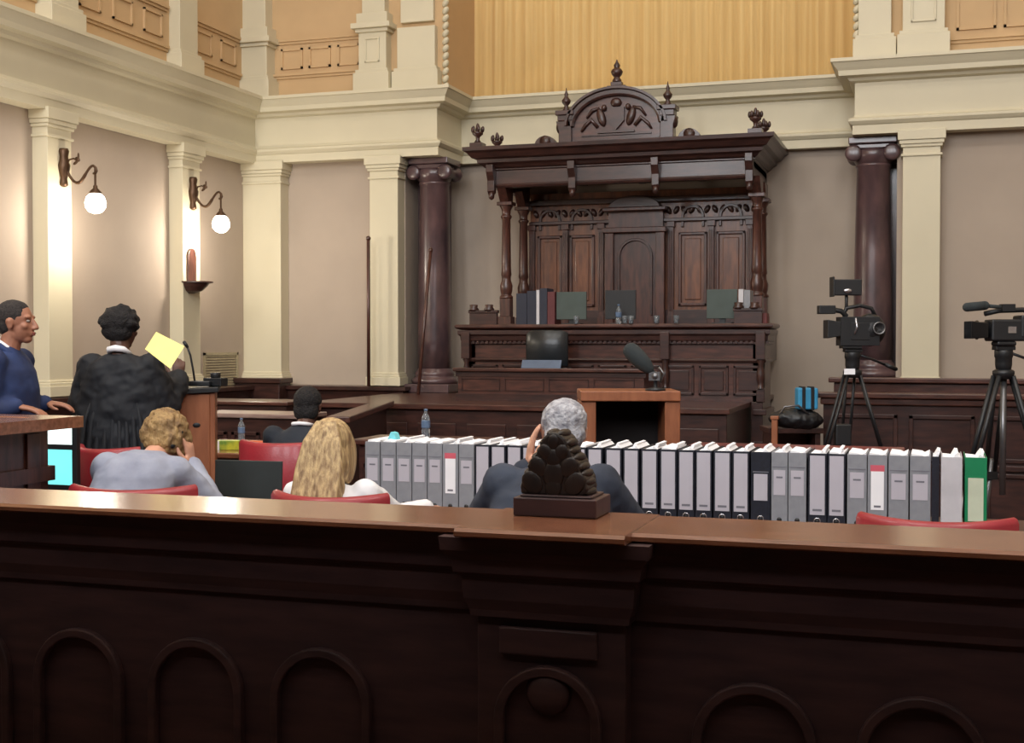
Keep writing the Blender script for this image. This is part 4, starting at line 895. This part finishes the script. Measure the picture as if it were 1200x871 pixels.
# open laptop with dark lid toward the camera
q = atY(290, 585, 5.2); ql = atY(252, 560, 5.2); qr = atY(328, 560, 5.2); qt = atY(290, 540, 5.2)
t = thing('laptop', 'dark laptop screen standing between the two seated women', 'laptop', ((ql.x+qr.x)/2, 5.2, .736), R(4))
m = MB(); m.box(-.15, .15, .02, .24, 0, .018); m.build('keyboard_base', BLACKP, t, .003)
m = MB(); m.T = M.Rotation(-.06, 4, 'X'); m.box(-(qr.x-ql.x)/2, (qr.x-ql.x)/2, 0, .01, .015, qt.z-.736); m.build('lid', mat('laptop_lid', (44, 50, 50), .5), t, .003)
# bench top screens
def benchthing(px0, px1, py0, py1, label, name='monitor', mt=None, Y=12.72):
    a = atY(px0, py1, Y); b = atY(px1, py0, Y); w_ = b.x-a.x; zt = b.z-1.68
    t = thing(name, label, name.replace('_', ' '), ((a.x+b.x)/2, Y, 1.681))
    m = MB(); m.box(-w_/2, w_/2, 0, .025, .05, zt); m.build('housing', mt or DGREY, t, .004)
    m = MB(); m.box(-.03, .03, .025, .06, 0, zt*.6); m.box(-.1, .1, -.02, .14, 0, .012); m.build('stand', BLACKP, t, .003)
    return t
TEAL = mat('screen_back_green', (70, 82, 78), .6)
benchthing(652, 687, 342, 374, 'grey green monitor back on the bench, beside the folders', mt=TEAL)
benchthing(709, 745, 340, 372, 'black monitor behind the water bottle on the bench', mt=BLACKP)
benchthing(828, 864, 339, 373, 'dark monitor back at the right part of the bench', mt=TEAL)
def fold(px0, px1, pyt, c, label, dy=.0, h=.3):
    a = atY(px0, pyt, 12.7); b = atY(px1, pyt, 12.7); w_ = b.x-a.x; z = b.z-1.68
    t = thing('file_folder', label, 'folder', ((a.x+b.x)/2, 12.7+dy, 1.681), 0, 'files standing on the bench')
    m = MB(); m.box(-w_/2, w_/2, 0, .004, 0, z); m.box(-w_/2, -w_/2+.003, .004, .24, 0, z); m.box(w_/2-.003, w_/2, .004, .24, 0, z); m.build('cover', c, t, .001)
    m = MB(); m.box(-w_/2+.004, w_/2-.004, .01, .22, .004, z-.01); m.build('papers', PAPER, t)
FB = mat('folder_blue_black', (30, 34, 52), .5); FR = mat('folder_dark_red', (92, 36, 38), .5)
fold(605, 617, 344, FB, 'dark folder at the left end of the files on the bench'); fold(617.5, 628, 341, FB, 'dark folder second in the files on the bench'); fold(628.5, 632, 340, BWHITE, 'white folder among the files on the bench'); fold(632.5, 641, 338, FB, 'dark folder right of the white folder on the bench'); fold(641.5, 650, 342, FR, 'dark red folder at the right end of the files')
fold(865.5, 871, 339, BWHITE, 'white binder right of the right bench monitor'); fold(871.5, 879, 340, BGREY, 'grey binder beside the canopy column')
m = MB(); m.box(-.11, .11, -.0, .18, 0, .1); o = m.build('red_box', mat('box_red', (110, 44, 40), .5), None, .004); o.location = (atY(884, 370, 12.6).x, 12.68, 1.681); tag(o, 'low dark red box at the right end of the bench top', 'box')
def bottle(loc, label, s=1.0):
    t = thing('water_bottle', label, 'bottle', loc)
    m = MB(); m.lathe([(0, 0), (.03, 0), (.032, .01), (.032, .06), (.029, .07), (.032, .08), (.032, .14), (.025, .165), (.012, .185), (.012, .2), (0, .2)], n=16); m.build('bottle_body', GLASSW, t)
    m = MB(); m.lathe([(.0325, .075), (.0332, .08), (.0332, .125), (.0325, .13)], n=16); m.build('label_band', BLUEC, t)
    m = MB(); m.lathe([(0, .2), (.014, .2), (.014, .216), (0, .217)], n=12); m.build('cap', BLUEC, t); t.scale = (s, s, s)
q = atY(725, 375, 12.56); bottle((q.x, 12.56, 1.681), 'clear water bottle on the bench in front of the black monitor', .9)
q = atZ(283, 517, .8); bottle((q.x, q.y, .801), 'clear water bottle on the desk behind the yellow box', .75)
q = atY(499, 517, 7.1); bottle((q.x, 7.1, .931), 'clear water bottle on the low desk behind the grey binders', .8)
for i, (px, py) in enumerate(((676, 371), (733, 374), (770, 370), (793, 376), (740, 376))):
    q = atY(px, py, 12.52); t = thing('drinking_glass', 'small clear glass on the bench top, %s from the left' % ORD[i], 'glass', (q.x, 12.5, 1.681), 0, 'glasses on the bench')
    m = MB(); m.lathe([(0, 0), (.024, 0), (.03, .08), (.027, .08), (.022, .006), (0, .006)], n=12); m.build('glass_body', GLASSW, t)
# black chair at the clerks box
t = thing('office_chair', 'shiny black leather office chair behind the clerks box', 'chair', (-3.66, 12.24, DZ+.001))
m = MB(); rg = []
for i in range(13):
    u = -1+2*i/12; x = u*.215; y = -.02+.06*u*u; tk = .03*(1-abs(u)**6*.5)
    rg.append([(x, y-tk, .34), (x, y-tk-.01, .55), (x, y-tk*.6, .685-.03*u**6), (x, y, .70-.03*u**6), (x, y+tk*.6, .685-.03*u**6), (x, y+tk, .55), (x, y+tk, .34)])
m.smooth = True; m.loft(rg); m.build('backrest', BLEATH, t, .004)
m = MB(); m.box(-.22, .22, 0, .2, .26, .33); m.build('seat', BLEATH, t, .02)
m = MB(); m.tube([(0, .1, .04), (0, .1, .26)], .025); m.build('stem', BLACKP, t)
m = MB()
for i in range(5): a = i*2*pi/5; m.tube([(0, .1, .05), (.17*cos(a), .1+.1*sin(a), .03)], .018, 8); m.ell((.17*cos(a), .1+.1*sin(a), .022), .022, n=8, m=6)
m.build('star_base', BLACKP, t)
# papers on the clerks ledge
q0_ = atY(612, 425, 12.0); q1_ = atY(656, 425, 12.0)
m = MB(); m.T = M.Rotation(-.5, 4, 'X'); m.box(-.2, .2, 0, .01, 0, .09); o = m.build('paper_sheaf', mat('paper_blue', (84, 100, 124), .4)); o.location = ((q0_.x+q1_.x)/2, 11.99, DZ+.326); tag(o, 'bluish paper sheaf leaning on the clerks ledge below the black chair', 'papers')
# yellow box with print
q = atZ(263, 528, .8)
t = thing('tissue_box', 'yellow and green patterned box on the side desk', 'box', (q.x, q.y+.05, .801), R(18))
m = MB(); m.box(-.075, .075, -.04, .05, 0, .06); m.build('carton', mat('box_yellow', (206, 208, 60), .5, c2=(90, 140, 60), scale=14), t, .003)
m = MB(); m.box(-.075, -.05, -.042, -.04, 0, .06); m.build('white_panel', PAPER, t)
q = atZ(302, 519, .8)
m = MB(); m.box(-.06, .05, -.02, .02, 0, .012); o = m.build('orange_folder', mat('folder_orange', (226, 112, 70), .6)); o.location = (q.x, q.y, .801); tag(o, 'small orange folder on the side desk above the red chair', 'folder')
# tissue on table left
m = MB(); m.ell((0, 0, .025), (.05, .04, .03)); m.ell((.04, .01, .02), (.035, .03, .022)); m.ell((-.03, .0, .03), (.03, .03, .03)); o = m.soft('crumpled_tissue', mat('tissue', (240, 222, 222), .9), None, .005, 1, .02, .02); q = atY(103, 575, 5.05); o.location = (q.x, 5.0, TZ); tag(o, 'crumpled pinkish white tissue on the side table by the monitor', 'tissue')
# blue sticky note and red tag near blonde
q = atY(458, 512, 5.45); m = MB(); m.prism([(-.03, 0), (.03, 0), (.012, .05), (-.005, .055)], 0, .05); o = m.build('cyan_note', mat('note_cyan', (120, 214, 226), .7)); o.location = (q.x, 5.46, 1.03); tag(o, 'cyan paper slip sticking out of the second grey binder', 'paper')
q = atY(492, 590, 5.1); m = MB(); m.box(-.035, .035, -.02, .02, 0, .05); o = m.build('red_stapler_box', mat('box_bright_red', (214, 60, 76), .5), None, .004); o.location = (q.x, 5.2, .736); tag(o, 'small bright red box on the table beside the white sleeve', 'box')
desk('rear_desk', 'low dark desk behind the grey binders, holding a water bottle', 'desk', -3.25, -2.1, 6.9, 7.3, .93, panels=2)
desk('rear_desk', 'low desk with a thin pale edge behind the right half of the binder row', 'desk', -1.3, -.15, 6.9, 7.3, .93, panels=2, tm=wood('red_edge_wood', (132, 60, 56), (100, 40, 40)))
m = MB(); m.box(-.022, .022, -.022, .022, 0, .93); m.box(-.03, .03, -.03, .03, .93, .955); o = m.build('rail_post', OAK, None, .004); q = atD(908, 490, 9.5); o.location = (q.x, q.y, 0); tag(o, 'short pale wooden post standing right of the judges bench', 'post')
# blue case and dark bags at the dock's left
q = atD(945, 463, 9.6)
t = thing('case_stand', 'low dark wooden stand holding the blue case left of the jury box', 'stand', (q.x-.08, q.y+.1, 0), YAW)
m = MB(); m.box(-.24, .17, -.15, .2, .82, .86); m.box(-.22, -.18, -.13, .18, 0, .82); m.box(.11, .15, -.13, .18, 0, .82); m.box(-.22, .15, .14, .18, .3, .82); m.build('frame', MAHD, t, .004)
t = thing('blue_case', 'bright blue case with black straps left of the jury box', 'case', (q.x, q.y, 1.0), YAW)
m = MB(); m.box(-.075, .075, -.06, .06, .0, .16); m.build('case_body', mat('case_blue', (60, 150, 196), .45), t, .012)
m = MB(); m.box(-.045, -.02, -.066, .066, -.005, .17); m.box(.02, .045, -.066, .066, -.005, .17); m.build('strap', BLACKP, t, .003)
t = thing('equipment_bag', 'dark soft equipment bag slumped under the blue case', 'bag', (q.x-.08, q.y, .861), YAW)
m = MB(); m.ell((0, 0, .07), (.2, .12, .075)); m.ell((.05, 0, .06), (.16, .12, .08)); m.soft('bag_body', BLACKP, t, .01, 3, .03, .06)
m = MB(); m.tube([(-.14, -.06, .08), (-.1, -.09, .16), (.0, -.1, .17), (.08, -.09, .1)], .008); m.build('bag_handle', GREYM, t)

# ------------------------------------------------------------------ cameras on tripods
def tripod(label, px, d, ztop, spread, ht, thick=.012, mid=True):
    q = atD(px, 430, d); t = thing('camera_tripod', label, 'tripod', (q.x, q.y, 0), YAW)
    m = MB(); m.lathe([(0, ztop-.06), (.05, ztop-.06), (.065, ztop-.03), (.065, ztop-.01), (.05, ztop), (0, ztop)], n=18); m.build('bowl', BLACKP, t)
    for k, a in enumerate((pi*1.08, -.1+pi*.0, pi*.5)):
        e = (spread*cos(a), spread*sin(a)*(.9), .02); s_ = (.05*cos(a), .05*sin(a), ztop-.04)
        e = V(e); s_ = V(s_); md = s_.lerp(e, .5); n_ = (e-s_).normalized().cross(V((-sin(a), cos(a), 0))); l = V((-sin(a), cos(a), 0))*.028
        m = MB(); m.tube([s_+l, md+l], thick, 8); m.tube([s_-l, md-l], thick, 8); m.box(md.x-.04, md.x+.04, md.y-.03, md.y+.03, md.z-.03, md.z+.02); lg = m.build('leg', BLACKP, t)
        m = MB(); m.tube([s_.lerp(e, .42), e], thick*1.1, 8); m.ell(e, .02, n=8, m=6); m.build('lower_leg', GREYM if thick > .014 else DGREY, lg)
    m = MB(); m.lathe([(0, .55), (.02, .55), (.02, ztop-.05), (0, ztop-.05)], n=10)
    if thick > .014: m.build('centre_column', GREYM, t)
    m = MB(); m.lathe([(0, ztop), (.045, ztop), (.05, ztop+.03), (.05, ztop+.07), (.055, ztop+.08), (.055, ztop+.12), (0, ztop+.12)], n=18); m.box(-.06, .06, -.04, .04, ztop+.12, ztop+.145); m.build('fluid_head', BLACKP, t, .003)
    m = MB(); m.tube([(.05, 0, ztop+.1), (.14, .02, ztop+.07), (.27, .05, ztop+.02)], .009, 8); m.cap((.25, .045, ztop+.03), (.32, .06, ztop), .015, .015); m.build('pan_handle', BLACKP, t)
    return t
t1 = tripod('tall thin tripod carrying the left video camera in front of the jury box', 999, 9.0, 1.31, .42, 0, .011)
m = MB(); m.box(-.075, -.0, -.07, -.06, 1.275, 1.315); m.build('white_tag', PAPER, t1)
m = MB(); m.box(-.13, -.02, -.07, .0, .78, .93); m.build('weight_pouch', BLACKP, t1, .01)
q = atD(999, 430, 9.0)
t = thing('video_camera', 'black broadcast video camera with top mounted monitor, left of the two', 'camera', (q.x, q.y, 1.455), YAW)
m = MB(); m.box(-.1, .17, -.07, .07, .02, .22); m.box(-.08, .05, -.06, .06, 0, .03); m.ell((.12, 0, .13), (.11, .08, .115)); m.box(-.03, .1, -.075, -.07, .06, .18); m.build('camera_body', BLACKP, t, .012)
m = MB(); m.T = M.Translation((-.1, 0, .13)) @ M.Rotation(-pi/2, 4, 'Y'); m.lathe([(0, 0), (.05, 0), (.052, .06), (.045, .07), (.06, .075)], n=20); m.build('lens_barrel', BLACKP, t)
m = MB(); m.prism([(-.19, .07), (-.1, .085), (-.1, .185), (-.19, .2)], -.07, .07); m.build('lens_hood', BLACKP, t, .005)
m = MB(); m.tube([(-.06, 0, .22), (-.05, 0, .28), (.05, 0, .3), (.13, 0, .28), (.16, 0, .22)], .014, 8); m.build('carry_handle', BLACKP, t)
m = MB(); m.box(-.245, -.13, -.05, .03, .24, .3); m.tube([(-.14, 0, .27), (-.08, 0, .26), (-.04, 0, .22)], .018, 8); m.build('viewfinder', BLACKP, t, .006)
m = MB(); m.tube([(-.045, 0, .26), (-.045, 0, .37)], .012, 8); m.box(-.14, .05, -.05, .05, .37, .48); m.box(-.15, -.14, -.06, .06, .36, .5); m.build('top_light', BLACKP, t, .006)
m = MB(); m.T = M.Translation((.16, -.075, .14)) @ M.Rotation(pi/2, 4, 'X'); m.lathe([(.035, 0), (.045, 0), (.045, .02), (.035, .02), (.035, 0)], n=16); m.build('side_dial', GREYM, t)
m = MB(); m.tube([(-.0, -.075, .21), (.01, -.08, .15), (-.01, -.08, .1)], .008, 8); m.build('silver_cable', SILV, t)
m = MB(); m.ell((-.05, -.055, .40), (.03, .01, .016)); m.build('silver_badge', SILV, t)
t2_ = tripod('heavy tripod carrying the right video camera near the right frame edge', 1176, 8.0, 1.33, .42, 0, .016)
q = atD(1176, 430, 8.0)
t = thing('video_camera', 'black broadcast video camera with long microphone, the rightmost one', 'camera', (q.x, q.y, 1.475), YAW)
m = MB(); m.box(-.1, .22, -.07, .07, .03, .165); m.box(-.06, .06, -.06, .06, 0, .03); m.box(.08, .22, -.075, .075, .05, .19); m.build('camera_body', BLACKP, t, .012)
m = MB(); m.T = M.Translation((-.1, 0, .1)) @ M.Rotation(-pi/2, 4, 'Y'); m.lathe([(0, 0), (.05, 0), (.05, .06), (.06, .065), (.06, .07)], n=20); m.build('lens_barrel', BLACKP, t)
m = MB(); m.prism([(-.225, .045), (-.12, .05), (-.12, .14), (-.225, .155)], -.07, .07); m.build('lens_hood', BLACKG, t, .005)
m = MB(); m.tube([(-.12, 0, .2), (-.03, 0, .22), (.12, 0, .225), (.2, 0, .2)], .016, 8); m.box(-.02, .06, -.03, .03, .215, .26); m.build('carry_handle', BLACKP, t)
m = MB(); m.cap((-.24, -.03, .24), (-.13, -.03, .25), .028, .028); m.tube([(-.13, -.03, .25), (-.03, -.03, .24)], .012); m.build('microphone', FOAM, t)
m = MB(); m.box(.15, .27, -.05, .03, .2, .25); m.build('viewfinder', BLACKP, t, .006)
m = MB(); m.box(-.0, .05, -.0725, -.07, .08, .12); m.build('control_panel', SILV, t)

GLOWC = mat('lamp_diffuser', (255, 240, 215), .5, emit=1.2, var=0)  # glow for the added ceiling lamps, all out of view
for i, (x, y) in enumerate(FILL_LAMPS):
    t = thing('ceiling_lamp', 'square frosted ceiling lamp, %s %s' % (('left', 'middle', 'right')[i % 3], ('above the counsel table', 'in the centre of the room', 'nearest the judges bench')[i//3]), 'lamp', (x, y, 10.05), 0, 'square frosted ceiling lamps')
    m = MB()
    for q_ in ((-.85, .85, -.85, -.8), (-.85, .85, .8, .85), (-.85, -.8, -.85, .85), (.8, .85, -.85, .85)): m.box(q_[0], q_[1], q_[2], q_[3], -.12, .2)
    m.build('frame', BRONZE, t)
    m = MB(); m.box(-.8, .8, -.8, .8, 0, .03); m.build('diffuser', GLOWC, t)
